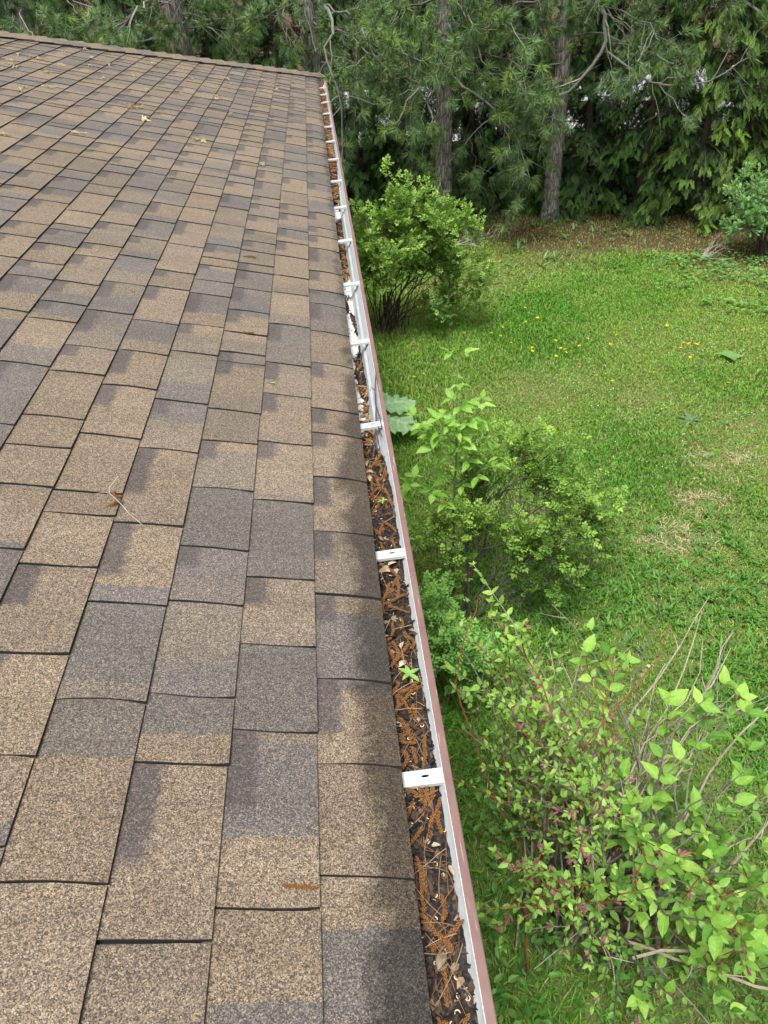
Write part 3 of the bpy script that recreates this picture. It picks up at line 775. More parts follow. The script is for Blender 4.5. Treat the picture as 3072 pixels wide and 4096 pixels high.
def litter():
    r = rng_(41)
    def spots(n, y0, y1, pw=1.0, margin=.004):
        y = y0+(y1-y0)*r.random(n)**pw; f = gfront(np.clip(glevel(y), -.089, -.02)); x = -.01+r.random(n)*(f-margin+.01); return x, y
    # shredded dry leaf bits
    mb = MB(); T = leaf_tpl(3, .5, .3, .3)
    x, y = spots(3400, .2, 8.8, 1.7); n = len(x)
    keep = gheight(x, y) > -.088; x, y = x[keep], y[keep]; n = len(x)
    az = r.uniform(0, 2*np.pi, n); el = r.uniform(-.3, .5, n)
    d = np.stack([np.cos(az)*np.cos(el), np.sin(az)*np.cos(el), np.sin(el)], 1)
    L = r.uniform(.006, .024, n)
    cc = np.array([(.03, .021, .016), (.06, .04, .027), (.11, .07, .043), (.22, .16, .1), (.34, .28, .2), (.014, .012, .012)])[r.choice(6, n, p=[.3, .2, .1, .06, .035, .305])]
    V, F, C = scatter(T[0], T[1], frames(d, (0, 0, 1), r, .9), np.stack([x, y, ZE+gheight(x, y)+.003], 1), np.stack([L*r.uniform(.5, 1.3, n), L, L], 1), cc)
    mb.add(V, F, C)
    tag(obj('leaf_bits', mb.mesh('leaf_bits'), M_LITTER), 'shredded dry leaf bits strewn along the gutter', 'leaf litter', kind='stuff')
    # dead needles
    mb = MB(); x, y = spots(620, .2, 8.7, 1.3); n = len(x)
    for a, b in zip(x, y):
        L = r.uniform(.04, .1); t = r.normal(0, .75)+math.pi/2*(1 if r.random() < .7 else 0); dd = np.array([math.cos(t), math.sin(t), 0])
        fx = gfront(np.clip(glevel(b), -.089, -.02)); p0 = np.array([a, b, 0])-dd*L/2; p2 = p0+dd*L
        p0[0] = np.clip(p0[0], -.01, fx-.004); p2[0] = np.clip(p2[0], -.01, fx-.004)
        p1 = (p0+p2)/2+np.array([r.normal(0, .006), r.normal(0, .006), 0]); pts = bez(p0, p1, p2, 5)
        pts[:, 2] = ZE+gheight(pts[:, 0], pts[:, 1])+r.uniform(.004, .011)
        V, F = tube(pts, .0006, 3, cap=False); c = np.array([(.2, .1, .05), (.13, .062, .032), (.28, .19, .11)][r.integers(3)])
        mb.add(V, F, c)
    tag(obj('dead_pine_needles', mb.mesh('dead_pine_needles'), M_LITTER), 'thin brown pine needles lying in the gutter', 'needles', kind='stuff')
    # pale curled scales
    mb = MB(); x, y = spots(90, .2, 2.2); 
    for a, b in zip(x, y):
        rr = r.uniform(.002, .004); t0 = r.uniform(0, 6.28); ang = t0+np.linspace(0, r.uniform(1.5, 4), 6)
        pts = np.stack([a+rr*np.cos(ang), b+rr*np.sin(ang), np.full(6, ZE+float(gheight(a, b))+.006)], 1)
        V, F = tube(pts, .0008, 4); mb.add(V, F, (.6, .48, .27))
    tag(obj('pale_scales', mb.mesh('pale_scales'), M_LITTER), 'pale curled bud scales sprinkled over the gutter litter', 'bud scales', kind='stuff')
litter()

def catkin_mesh(seed, L, bend):
    r = rng_(seed); n = int(L/.0013); t = np.linspace(0, 1, n)
    ang = bend*(t-.5)+.35*np.sin(t*5+seed); dx = np.cumsum(np.sin(ang))*L/n; dy = np.cumsum(np.cos(ang))*L/n
    P = np.stack([dx-dx.mean(), dy-dy.mean(), .0008*np.sin(t*9+seed)], 1)
    rad = .0031*np.clip(np.minimum(t*9, (1-t)*7)+.35, 0, 1)*(1+.12*np.sin(t*17+seed))
    sides = 8; V, F = tube(P, rad, sides)
    V = V.copy(); i = np.arange(n)[:, None]; j = np.arange(sides)[None]
    b = (((i//2)+j) % 2)*.42+r.uniform(-.12, .12, (n, sides)); c = P[:, None]
    V[:n*sides] = (c+(V[:n*sides].reshape(n, sides, 3)-c)*(.78+b)[..., None]).reshape(-1, 3)
    col = np.ones((len(V), 3)); cb = np.repeat((.35+b*2.0).reshape(-1)[:, None], 3, 1)
    col[:n*sides] = cb*np.array([(.2, .092, .028)]); col[n*sides:] = (.3, .14, .04)
    return mesh_np('catkin', V, F, col)
CAT = [catkin_mesh(i, l, b) for i, (l, b) in enumerate([(.055, 1.2), (.07, .8), (.045, 2.2), (.062, -1.4), (.038, .4), (.08, 1.8), (.05, -2.4), (.066, .2)])]
for m_ in CAT: m_.materials.append(M_CATKIN)
r = rng_(123); placed = []; tries = 0
while len(placed) < 104 and tries < 4000:
    tries += 1
    y = .28+1.55*r.random()**.95 if len(placed) < 82 else r.uniform(1.85, 4.0)
    fx = float(gfront(np.clip(glevel(y), -.089, -.02))); x = r.uniform(.004, fx-.008)
    if any(abs(x-a) < .009 and abs(y-b) < .012 for a, b in placed): continue
    az = r.normal(0, .6)
    placed.append((x, y))
    k = r.integers(len(CAT))
    lim = max(.3, min(1, (fx-x)/.02))
    o = obj('catkin', CAT[k], None); o.location = (x, y, ZE+float(gheight(x, y))+.006); o.rotation_euler = (r.uniform(-.12, .12), r.uniform(-3, 3), az*lim if lim < 1 else az)
    o.scale = (r.uniform(.85, 1.1),)*3
    tag(o, 'orange brown bumpy catkin lying on the dark litter in the gutter', 'catkin', 'catkins fallen in the gutter')
# tangled far catkins
mb = MB(); n = 520
for q in range(n):
    y = 1.8+7.0*r.random()**1.0
    if y > 8.7: continue
    z0 = float(glevel(y)); fx = float(gfront(np.clip(z0, -.089, -.02))); x = r.uniform(.018 if z0 < -.07 else 0, fx-.004)
    if z0 < -.07 and vnoise(y*2.2, 1.0, 9) < .3: continue
    L = r.uniform(.03, .065); a = r.uniform(0, 6.28); t = np.linspace(-.5, .5, 7); an = a+t*r.uniform(-2, 2)
    P = np.stack([np.clip(x+np.cos(an)*t*L, -.01, fx-.003), y+np.sin(an)*t*L, ZE+gheight(np.full(7, x), np.full(7, y))+.008+r.uniform(-.3, .3)*t*.05], 1)
    V, F = tube(P, .003, 5, .3, r); mb.add(V, F, np.array([(.24, .115, .04), (.17, .085, .035), (.3, .2, .1)])[r.integers(3)]*r.uniform(.7, 1.1))
tag(obj('catkin_tangle', mb.mesh('catkin_tangle'), M_CATKIN), 'brown tangle of fallen catkins in the far stretch of gutter', 'catkins', kind='stuff')

def dry_leaf(loc, L, W, rot, col, label):
    V, F = leaf_tpl(6, W, .55, .35, serr=.2, seed=int(L*1e4)); V = V.copy(); V[:, 2] += .05*np.sin(V[:, 1]*7)
    me = mesh_np('dry_leaf', V*L, F, np.tile(np.array(col), (len(V), 1)), smooth=True)
    o = obj('dry_leaf', me, M_LITTER); o.location = loc; o.rotation_euler = rot
    tag(o, label, 'dry leaf', 'larger dry leaves in the gutter')
for (x, y, L, W, rz, c, lb) in ((.03, 1.205, .045, .6, 1.2, (.4, .3, .2), 'curled tan dry leaf just below the second strap in the gutter'),
                           (.018, .395, .048, .42, -.5, (.34, .28, .2), 'grey tan folded leaf near the lower end of the gutter'),
                           (.022, 1.60, .05, .35, 1.4, (.38, .28, .17), 'long dry leaf where the deep litter starts in the gutter'),
                           (.01, 1.56, .035, .6, .5, (.55, .46, .33), 'small cream dry leaf beside the shingle edge in the gutter'),
                           (.02, .93, .034, .5, -.8, (.6, .54, .42), 'white split dry leaf among catkins in the gutter'),
                           (.052, .71, .03, .6, 2.6, (.06, .055, .055), 'black wet leaf tucked beside the nearest strap')):
    c = tuple(np.array(c)*.62)
    dry_leaf((x, y, ZE+float(glevel(y))+.010), L*.72, W, (r.uniform(-.2, .2), r.uniform(-.3, .3), rz), c, lb)

# forked grey twig standing in the gutter
def twig(name, label, segs, radii, col, cat='twig', mats=M_WOOD):
    mb = MB(); 
    for s_, rr in zip(segs, radii):
        P = np.asarray(s_, float); n = len(P)
        V, F = tube(P, np.linspace(rr, rr*.6, n), 6, .15, rng_(1)); mb.add(V, F, col)
    V0 = np.concatenate(mb.V); c = V0.mean(0); c[2] = V0[:, 2].min()
    mb.V = [v-c for v in mb.V]
    o = obj(name, mb.mesh(name), mats); o.location = Vector(c); return tag(o, label, cat)
zg = ZE-.055
twig('twig', 'dark forked twig leaning against the inside of the gutter', [
    [(.02, 1.66, zg-.0), (.035, 1.75, zg+.012), (.05, 1.86, zg+.035), (.056, 1.93, zg+.045), (.06, 2.02, zg+.05), (.072, 2.12, zg+.062)],
    [(.05, 1.86, zg+.035), (.04, 1.79, zg+.02), (.02, 1.76, zg-.005), (.008, 1.72, zg-.01)],
    [(.056, 1.93, zg+.045), (.062, 1.87, zg+.045), (.063, 1.81, zg+.04)], [(.05, 1.86, zg+.035), (.056, 1.81, zg+.035), (.06, 1.77, zg+.036)],
    [(.06, 2.02, zg+.05), (.05, 2.04, zg+.052), (.046, 2.02, zg+.05)], [(.045, 1.82, zg+.028), (.05, 1.74, zg+.02), (.045, 1.68, zg+.012)]],
    [.003, .0024, .002, .002, .0018, .002], (.06, .048, .048))

# small green seedling in the litter
def seedling(loc, label, n, L, seed):
    r = rng_(seed); root = empty('seedling', loc, label, 'seedling', 'seedlings sprouting in the gutter')
    V, F = tube([(0, 0, -.006), (.001, 0, .004), (0, .002, .012)], .0008, 5); me = mesh_np('stem', V, F, np.tile((.2, .3, .08), (len(V), 1))); obj('stem', me, M_LEAFB, root)
    T = leaf_tpl(4, .4, .2, .3)
    me = mesh_np('leaf', T[0], T[1], np.tile((.22, .42, .1), (len(T[0]), 1)), smooth=True)
    for i in range(n):
        o = obj('leaf', me, M_LEAFB, root); o.location = (0, .001, .011); o.rotation_euler = (r.uniform(.1, .7), 0, i*2*math.pi/n+r.uniform(-.3, .3)); o.scale = (L*r.uniform(.8, 1.1),)*3
seedling((.038, .905, ZE-.03), 'bright green seedling rooted among catkins in the gutter', 5, .026, 1)
seedling((.036, 1.455, ZE-.022), 'tiny yellow green sprout in the gutter beyond the second strap', 4, .014, 2)

# ------------------------------------------------------------------ things lying on the roof
def on_roof(t, Y, n=.011): return Vector(RP(t, Y, n))
def place_catkin(k, t, Y, rz, label, sc=1.0, tint=None):
    o = obj('catkin', CAT[k], None); o.location = on_roof(t, Y); o.rotation_euler = (0, TH, rz); o.scale = (sc,)*3
    tag(o, label, 'catkin', 'catkins lying on the shingles')

place_catkin(1, .175, .491, 1.35, 'single orange catkin on the nearest shingles', .8)
place_catkin(3, .384, 3.03, 1.2, 'orange brown catkin on the shingles level with the round bush', 1.0)
place_catkin(0, .35, 2.293, 1.3, 'small rust catkin on the mid roof two courses from the gutter', .8)
place_catkin(2, .583, 1.338, .5, 'curled orange catkin caught in the fork of the roof twig', .8)
place_catkin(4, .581, 1.305, 2.3, 'orange catkin under the stem of the roof twig', 1.1)
def rp_(t, Y, n=.012): return tuple(RP(t, Y, n))
twig('twig', 'slender pale forked twig lying on the shingles', [
    [rp_(.587, 1.38, .03), rp_(.591, 1.36, .028), rp_(.598, 1.343, .024), rp_(.594, 1.328, .02), rp_(.566, 1.301, .016), rp_(.54, 1.27, .013), rp_(.509, 1.243, .010)],
    [rp_(.594, 1.328, .02), rp_(.605, 1.327, .022), rp_(.62, 1.321, .02)]], [.0013, .001], (.33, .29, .265))
def pollen_clump(t, Y, L, seed, label, group, col0=(.32, .265, .14), col1=(.42, .365, .22), nb=10):
    r = rng_(seed); mb = MB(); az = r.uniform(0, 6.28)
    for q in range(nb):
        a = az+r.normal(0, .5); c = np.array([r.normal(0, L*.25)*math.cos(az)-r.normal(0, .006)*math.sin(az), r.normal(0, L*.25)*math.sin(az)+r.normal(0, .006)*math.cos(az)])
        tt = np.linspace(-.5, .5, 5); l = L*r.uniform(.25, .6)
        P = np.stack([c[0]+np.cos(a)*tt*l, c[1]+np.sin(a)*tt*l+.5*l*tt**2, .003+.006*r.random()+.02*tt*r.uniform(-1, 1)], 1)
        V, F = tube(P, .002*r.uniform(.7, 1.4), 5, .3, r); mb.add(V, F, np.array(col0)+(np.array(col1)-np.array(col0))*r.random())
    o = obj('pollen_tassel', mb.mesh('pollen_tassel'), M_LITTER); o.location = on_roof(t, Y, .007); o.rotation_euler = (0, TH, 0)
    tag(o, label, 'pollen tassel', group)
PT = [(2.156, 6.421), (2.106, 6.394), (1.787, 6.57), (1.891, 5.325), (1.799, 5.49), (2.108, 5.884), (2.161, 5.952), (1.943, 5.965), (1.696, 6.838), (1.47, 6.575), (1.295, 6.145), (1.233, 5.475), (2.014, 6.855), (1.987, 7.292), (1.936, 6.351), (1.891, 5.219), (1.661, 4.139), (1.38, 4.473), (2.195, 6.091), (2.24, 6.412), (1.088, 7.044), (.812, 4.901), (.768, 4.901), (.409, 4.642), (1.076, 6.287), (.841, 7.489), (.689, 8.486), (.554, 7.898), (.834, 6.512), (.834, 6.386), (.677, 5.935), (.405, 7.513), (1.6, 6.2), (1.85, 6.95), (2.3, 5.7), (1.45, 7.4)]
for i, (t, Y) in enumerate(PT):
    pollen_clump(t, Y, .04+.05*((i*37) % 10)/10, 300+i, 'pale yellow pollen tassel scattered on the far part of the roof', 'pollen tassels on the roof', nb=7+i % 6)
pollen_clump(1.153, 5.153, .11, 5, 'curled tan dead leaf with brown tip on the upper roof', 'debris on the upper roof', (.5, .27, .09), (.72, .6, .36), 14)
pollen_clump(1.321, 5.434, .07, 6, 'rusty needle bundle on the far upper roof', 'debris on the upper roof', (.3, .13, .06), (.42, .2, .08), 4)
V, F = leaf_tpl(3, .4, .1, .1)
o = obj('yellow_leaf', mesh_np('yellow_leaf', V*.022, F, np.tile((.6, .5, .06), (len(V), 1))), M_LEAFB, None, on_roof(.248, 1.969, .012), (0, TH, 1.2)); tag(o, 'small yellow leaf scrap on the second course of shingles', 'leaf')

# ------------------------------------------------------------------ shrubs
def limb(p0, p2, rng, lift=.5, n=9, wob=.03):
    p0 = np.asarray(p0, float); p2 = np.asarray(p2, float); d = p2-p0
    p1 = p0+np.array([d[0]*.25, d[1]*.25, d[2]*(.5+lift*.5)])+rng.normal(0, .05, 3)*np.linalg.norm(d)
    P = bez(p0, p1, p2, n); w = rng.normal(0, wob*np.linalg.norm(d), P.shape); w[0] = 0; w[-1] *= .3; w = (w+np.roll(w, 1, 0))/2; w[0] = 0
    return P+w

def side(P, rng, s, L, up=.5, n=4, spread=1.0):
    k = s*(len(P)-1); i = min(int(k), len(P)-2); f = k-i; p = P[i]*(1-f)+P[i+1]*f; tdir = norm(P[i+1]-P[i])
    v = rng.normal(0, 1, 3); v -= tdir*np.dot(v, tdir); v = norm(v)
    d = norm(tdir*.7+v*spread+np.array([0, 0, up])); e = p+d*L
    return bez(p, p+d*L*.5+rng.normal(0, .08*L, 3), e+np.array([0, 0, .1*L*up]), n)

def rose_shrub(name, label, base, targets, seed, r0, nsub, subL, nleaf, leafL, col0, col1, wood, bare=0.0, cat='shrub', group=None, twigs=5, tpl=PINN, mains_n=0, spread=.06, inner=0.0):
    r = rng_(seed); base = np.asarray(base, float); root = empty(name, base, label, cat, group)
    wb_ = MB(); lp = []; ld = []; lt = []
    mains = []
    for ti, tg in enumerate(targets):
        if mains_n and ti >= mains_n:
            Pm = mains[int(np.argmin([np.linalg.norm(m_[-1]-tg) for m_ in mains]))]; b = Pm[r.integers(2, 6)]; rr = r0*r.uniform(.4, .7)
            P = limb(b, tg, r, r.uniform(-.2, .4), 10, .04)
        else:
            b = base+np.array([r.normal(0, spread), r.normal(0, spread), 0]); P = limb(b, tg, r, .6, 10); mains.append(P); rr = r0*r.uniform(.6, 1.1); V, F = tube(P, np.linspace(rr, rr*.3, len(P)), 6, .12, r); wb_.add(V-base, F, np.array(wood)*r.uniform(.7, 1.2))
        isbare = r.random() < bare
        for q in range(nsub):
            s_ = r.uniform(.4, 1.0); L = subL*r.uniform(.5, 1.2); S = side(P, r, s_, L, .35)
            V, F = tube(S, np.linspace(rr*.35, .0014, len(S)), 4, 0, None, False); wb_.add(V-base, F, np.array(wood)*r.uniform(.7, 1.2))
            if (isbare and r.random() < .8) or s_ < inner: continue
            for w in range(twigs):
                T = side(S, r, r.uniform(.2, 1), L*r.uniform(.25, .6), .5, 3)
                V, F = tube(T, [.0016, .0013, .001], 3, 0, None, False); wb_.add(V-base, F, np.array(wood)*1.1)
                for z in range(nleaf):
                    u = r.random()**.6; p = T[0]*(1-u)+T[-1]*u; d = norm(T[-1]-T[0])+r.normal(0, .75, 3)+np.array([0, 0, .35])
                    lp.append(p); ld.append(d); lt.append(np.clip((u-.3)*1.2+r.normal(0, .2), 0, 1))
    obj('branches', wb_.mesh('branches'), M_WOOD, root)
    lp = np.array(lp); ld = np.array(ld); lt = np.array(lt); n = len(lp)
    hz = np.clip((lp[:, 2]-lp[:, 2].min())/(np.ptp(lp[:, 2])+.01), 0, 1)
    c = mixcol(col0, col1, np.clip(lt*.6+.4*hz+r.normal(0, .12, n), 0, 1))*(.8+.4*r.random(n))[:, None]  # lower and inner leaves darker: depth shading put into the leaf colour
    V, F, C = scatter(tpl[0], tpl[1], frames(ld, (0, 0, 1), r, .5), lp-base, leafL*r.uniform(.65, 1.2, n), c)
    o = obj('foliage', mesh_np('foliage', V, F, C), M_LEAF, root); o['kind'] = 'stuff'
    return root

def ell_targets(n, c, rad, seed, lower=-.4, fill=.55):
    r = rng_(seed); out = []
    while len(out) < n:
        v = norm(r.normal(0, 1, 3)); 
        if v[2] < lower: continue
        out.append(np.array(c)+v*np.array(rad)*r.uniform(fill, 1.0))
    return out
# tall fountain bush by the gutter, mid distance
tA = ell_targets(26, (.8, 8.25, 1.0), (.74, .6, .62), 4, -.35, .6)+[np.array(p) for p in ((1.72, 8.1, .55), (1.6, 8.3, .72), (1.45, 8.0, .5), (1.3, 8.1, .3), (1.3, 8.2, 1.3), (.62, 8.2, 1.55), (.8, 8.4, 1.45), (.2, 8.2, 1.2), (1.65, 8.2, .6), (1.5, 8.25, .85), (1.4, 8.2, 1.05), (.3, 8.1, .9))]
rose_shrub('round_bush', 'tall bright green bush with dark bare stems beside the gutter', (.56, 8.28, 0), tA, 21, .0095, 8, .26, 5, .085, (.05, .14, .02), (.31, .5, .085), (.075, .055, .045), 0, 'bush', None, 5, spread=.1, inner=.55)
# leaning rose bush in the middle
tB = [np.array(p) for p in ((1.5, 3.65, .65), (1.15, 3.85, .98), (.5, 3.5, .6), (1.3, 3.35, .4), (.85, 3.8, .95), (1.35, 3.75, .82))]+ell_targets(22, (1.15, 3.72, .7), (.62, .45, .38), 8, -.2, .75)+[np.array(p) for p in ((1.66, 3.7, .72), (1.62, 3.55, .6), (1.5, 3.6, .9), (1.35, 3.8, .98), (1.1, 3.8, 1.1), (.85, 3.8, 1.12), (1.5, 3.3, .42), (1.2, 3.2, .3), (1.3, 3.4, .55), (.95, 3.3, .5), (.5, 3.55, .75), (.35, 3.5, .6), (.45, 3.3, .45), (.4, 3.25, .25))]
rose_shrub('rose_bush', 'spreading low bush with small leaflets and dark branches beside sapling', (.66, 3.42, 0), tB, 33, .012, 11, .2, 4, .07, (.045, .125, .018), (.27, .45, .065), (.085, .068, .06), .42, 'bush', None, 4, mains_n=6, spread=.03, inner=.68)
# low leafy growth hidden behind the gutter lip between the bushes
tC = ell_targets(12, (.42, 2.9, .35), (.25, .4, .35), 14, -.1, .5)
rose_shrub('low_bush', 'low leafy shoots growing under the gutter between the two bushes', (.4, 2.85, 0), tC, 35, .006, 7, .16, 4, .07, (.08, .24, .04), (.26, .48, .1), (.1, .07, .05), .1, 'bush', None, 3)
# blue green bush at the right edge
tD = ell_targets(24, (5.95, 9.75, .55), (.72, .55, .65), 15, -.3, .55)
rose_shrub('grey_green_bush', 'blue green small leaved bush at the right edge before the cedars', (6.0, 9.8, 0), tD, 36, .01, 10, .22, 5, .055, (.1, .25, .07), (.3, .52, .18), (.09, .075, .065), 0, 'bush', None, 5)

# broad leaf templates shared by sapling, weigela
def leaf_meshes(name, cols, width, seed, nl=6, L=1.0):
    out = []
    for i, c in enumerate(cols):
        V, F = leaf_tpl(nl, width*(1+.12*((i % 3)-1)), .13, .12+.1*(i % 3), serr=.06, seed=seed+i); V = V.copy()
        V[:, 2] += .02*np.sin(V[:, 1]*14+i)*np.abs(V[:, 0])*6
        col = np.tile(np.array(c), (len(V), 1)); col[1::3] *= 1.12
        m = mesh_np(name, V*L, F, col, smooth=True); m.materials.append(M_VEIN); out.append(m)
    return out

def leaf_obj(root, me, p, d, L, r, up=(0, 0, 1), roll=.5):
    fr = frames(np.array([d]), np.array(up), r, roll)[0]
    o = bpy.data.objects.new('leaf', me); COL.objects.link(o); o.parent = root
    m = Matrix([list(fr[i]*L)+[p[i]] for i in range(3)]+[[0, 0, 0, 1]]); o.matrix_local = m
    return o

# maple-leaved sapling with leaflets in threes
r = rng_(61); base = np.array([.60, 3.66, 0]); sap = empty('sapling', base, 'slender light green sapling with leaflets in threes rising above bush', 'sapling')
LM = leaf_meshes('leaf', [(.2, .4, .06), (.26, .48, .08), (.33, .55, .12), (.15, .33, .045), (.23, .43, .07)], .5, 70)
stem = np.array([(0, 0, 0), (.01, .01, .4), (0, .02, .8), (.02, .03, 1.2), (.015, .04, 1.5), (.02, .04, 1.83)])
stem = np.stack([np.interp(np.linspace(0, 1, 24), np.linspace(0, 1, 6), stem[:, k]) for k in range(3)], 1)
mb = MB(); V, F = tube(stem, np.linspace(.011, .003, 24), 7); mb.add(V, F, mixcol((.06, .05, .045), (.2, .33, .1), np.clip(V[:, 2]/1.8*1.6-.6, 0, 1)))
br = [(stem, 5, 24, .075)]
for z0, az, L in ((.55, 2.9, .5), (.75, 3.6, .42), (.95, -.4, .35), (1.08, 2.5, .36), (1.28, .2, .22), (1.2, -2.2, .2)):
    i = int(z0/1.83*23); d = np.array([math.cos(az), math.sin(az)*.6, .75]); d /= np.linalg.norm(d)
    P = bez(stem[i], stem[i]+d*L*.5, stem[i]+d*L+np.array([0, 0, .05]), 9); V, F = tube(P, np.linspace(.004, .0018, 9), 5); mb.add(V, F, (.14, .22, .07)); br.append((P, 3, 9, .07))
for P, a, b, pl in br:
    idx = range(a+6 if P is stem else a, b, 2)
    for q, i in enumerate(idx):
        az0 = r.uniform(0, 6.28)+q*math.pi/2; tipf = i/(len(P)-1)
        for s_ in (0, math.pi):
            az = az0+s_; d = norm(np.array([math.cos(az), math.sin(az), r.uniform(.25, .7)+(.5 if i >= b-2 else 0)])); pe = P[min(i, len(P)-1)]+d*pl*r.uniform(.8, 1.5)*(1.15-.4*tipf)
            V, F = tube(np.array([P[min(i, len(P)-1)], (P[min(i, len(P)-1)]+pe)/2+np.array([0, 0, .006]), pe]), .0013, 4, cap=False); mb.add(V, F, (.2, .3, .1))
            sd_ = norm(np.cross(d, [0, 0, 1]))
            for k_, (dd, ll) in enumerate(((d, 1.0), (d*.35+sd_, .85), (d*.35-sd_, .85))):
                dd = norm(dd+np.array([0, 0, r.uniform(-.45, .1)])+r.normal(0, .12, 3)); L = .115*ll*r.uniform(.75, 1.15)*(1.1-.35*tipf)
                leaf_obj(sap, LM[r.integers(len(LM)) if tipf < .7 else r.choice([1, 2, 4])], pe, dd, L, r, roll=.4)
obj('stem', mb.mesh('stem'), M_WOOD, sap)

# weigela: flowering shrub in the lower right
r = rng_(87); WB = np.array([.86, 1.42, 0]); wei = empty('flowering_shrub', WB, 'large twiggy shrub with lime leaves and pink flower buds below the gutter', 'shrub')
WL = leaf_meshes('leaf', [(.15, .33, .05), (.22, .42, .065), (.3, .52, .09), (.11, .27, .038), (.36, .57, .11)], .56, 170, 7)
LT = leaf_tpl(4, .52, .13, .2)
def bud_mesh(seed):
    r = rng_(seed); mb = MB()
    for q in range(7):
        d = norm(r.normal(0, .55, 3)+np.array([0, .3, 1])); L = r.uniform(.018, .032); P = np.array([d*0, d*L*.35, d*L*.7, d*L]); V, F = tube(P, [.001, .002, .0036, .0014], 5)
        mb.add(V, F, mixcol((.22, .17, .09), (.24, .08, .105), np.clip((V@d)/L*1.5-.2, 0, 1))*r.uniform(.75, 1.1))
    m = mb.mesh('bud_cluster', True); m.materials.append(M_PETAL); return m
BUD = [bud_mesh(s_) for s_ in range(4)]
CANES = [((.86, 1.5, .2), (.72, 1.6, .8), (.82, 1.68, 1.1), (.95, 1.75, 1.22), (1.12, 1.85, 1.32), (1.2, 1.95, 1.46)), ((.7, 1.45, .1), (.45, 1.65, .8), (.3, 1.85, 1.3), (.36, 2.0, 1.42), (.46, 2.2, 1.45))]
cand = []; sb = MB(); buds = []
stems = []
for q in range(68):                                             # leafy shoots
    a = r.uniform(-2.9, 2.9); tgt = np.array([r.uniform(.22, 1.75), 0, 0])
    if q < 42: tgt = np.array([r.uniform(.28, .85), r.uniform(1.0, 2.3), r.uniform(.8, 1.5)])
    elif q < 53: tgt = np.array([r.uniform(.85, 1.6), r.uniform(.75, 1.45), r.uniform(.45, 1.05)])
    else: tgt = np.array([r.uniform(.3, 1.35), r.uniform(.7, 1.9), r.uniform(.4, .95)])
    stems.append((tgt, 1.0, q))
for tgt in ((.5, 1.82, 1.62), (1.13, 1.72, 1.24), (1.45, 1.7, 1.17), (1.5, 1.45, .95), (.86, 1.25, 1.2), (.42, 2.0, 1.35), (.92, 1.15, 1.1), (1.02, .95, 1.05), (1.4, .95, .85), (.98, 2.0, 1.25), (.47, 2.3, 1.56), (.34, 2.1, 1.45), (.3, 1.9, 1.4), (.55, 1.9, 1.45)): stems.append((np.array(tgt), 1.25, 99))
for tgt, vig, q in stems:
    b = WB+np.array([r.normal(0, .13), r.normal(0, .1), 0]); P = limb(b, tgt, r, .75, 12, .018); rr = r.uniform(.004, .0075)
    red = r.random() < .35; wc = np.array((.2, .075, .04) if red else ((.1, .085, .07) if r.random() < .6 else (.2, .17, .135)))
    V, F = tube(P, np.linspace(rr, .0016, 12), 5, .1, r); sb.add(V-WB, F, wc*r.uniform(.8, 1.2))
    big = np.clip((tgt[0]-.62)/.5, 0, 1)
    chains = [(P, .45)]
    for z in range(r.integers(2, 5)):
        S = side(P, r, r.uniform(.4, .92), r.uniform(.12, .3), .5, 6); V, F = tube(S, np.linspace(.0028, .0012, 6), 4, 0, None, False); sb.add(V-WB, F, wc*r.uniform(.8, 1.2)); chains.append((S, .15))
    for C_, s0 in chains:
        L_ = np.linalg.norm(np.diff(C_, axis=0), axis=1).sum(); k = max(2, int(L_*(1-s0)/(.054+.036*big)))
        for i in range(k):
            s_ = s0+(1-s0)*(i+1)/k; kk = s_*(len(C_)-1); ii = min(int(kk), len(C_)-2); p = C_[ii]+(C_[ii+1]-C_[ii])*(kk-ii); td = norm(C_[ii+1]-C_[ii])
            v = r.normal(0, 1, 3); v -= td*np.dot(v, td); v = norm(v)
            tip = i == k-1
            for sg in ((1, -1) if not tip else (1, -1, 2, -2)):
                w = v if abs(sg) == 1 else norm(np.cross(td, v))
                d = norm(w*np.sign(sg)*.9+td*(.55 if not tip else .8)+np.array([0, 0, .1])); L = (.03+.027*big)*r.uniform(.55, 1.35)*vig*(.8 if tip and big < .5 else 1)
                cand.append((p, d, L, big))
            if r.random() < .42: buds.append((p, td))
for q in range(62):                                             # bare grey and tan dead wood
    tgt = np.array([r.uniform(.45, 1.75), r.uniform(.9, 2.45), r.uniform(.5, 1.35)]) if q < 42 else np.array([r.uniform(.75, 1.75), r.uniform(1.7, 2.3), r.uniform(.85, 1.2)]); b = WB+np.array([r.normal(0, .16), r.normal(0, .12), 0])
    P = limb(b, tgt, r, r.uniform(.1, .9), 11, .025); c = np.array([(.2, .18, .155), (.11, .095, .08), (.34, .29, .22)][r.integers(3)])
    V, F = tube(P, np.linspace(r.uniform(.004, .008), .0016, 11), 5, .15, r); sb.add(V-WB, F, c)
    for z in range(r.integers(1, 5)):
        S = side(P, r, r.uniform(.5, 1), r.uniform(.05, .2), .3, 4); V, F = tube(S, np.linspace(.0022, .0011, 4), 4, 0, None, False); sb.add(V-WB, F, c*1.15)
for b0, p1, p2 in (((1.1, 1.2, .25), (1.6, 1.5, .7), (2.1, 1.75, .85)), ((1.0, 1.3, .3), (1.5, 1.85, .8), (1.95, 2.0, .95)), ((.9, 1.1, .5), (1.4, 1.0, .75), (2.0, .95, .7)), ((.9, 1.2, .4), (1.3, .85, .7), (1.75, .72, .62))):
    V, F = tube(bez(b0, p1, p2, 12)+r.normal(0, .006, (12, 3)), np.linspace(.007, .003, 12), 6, .15, r); sb.add(V-WB, F, (.3, .255, .19))
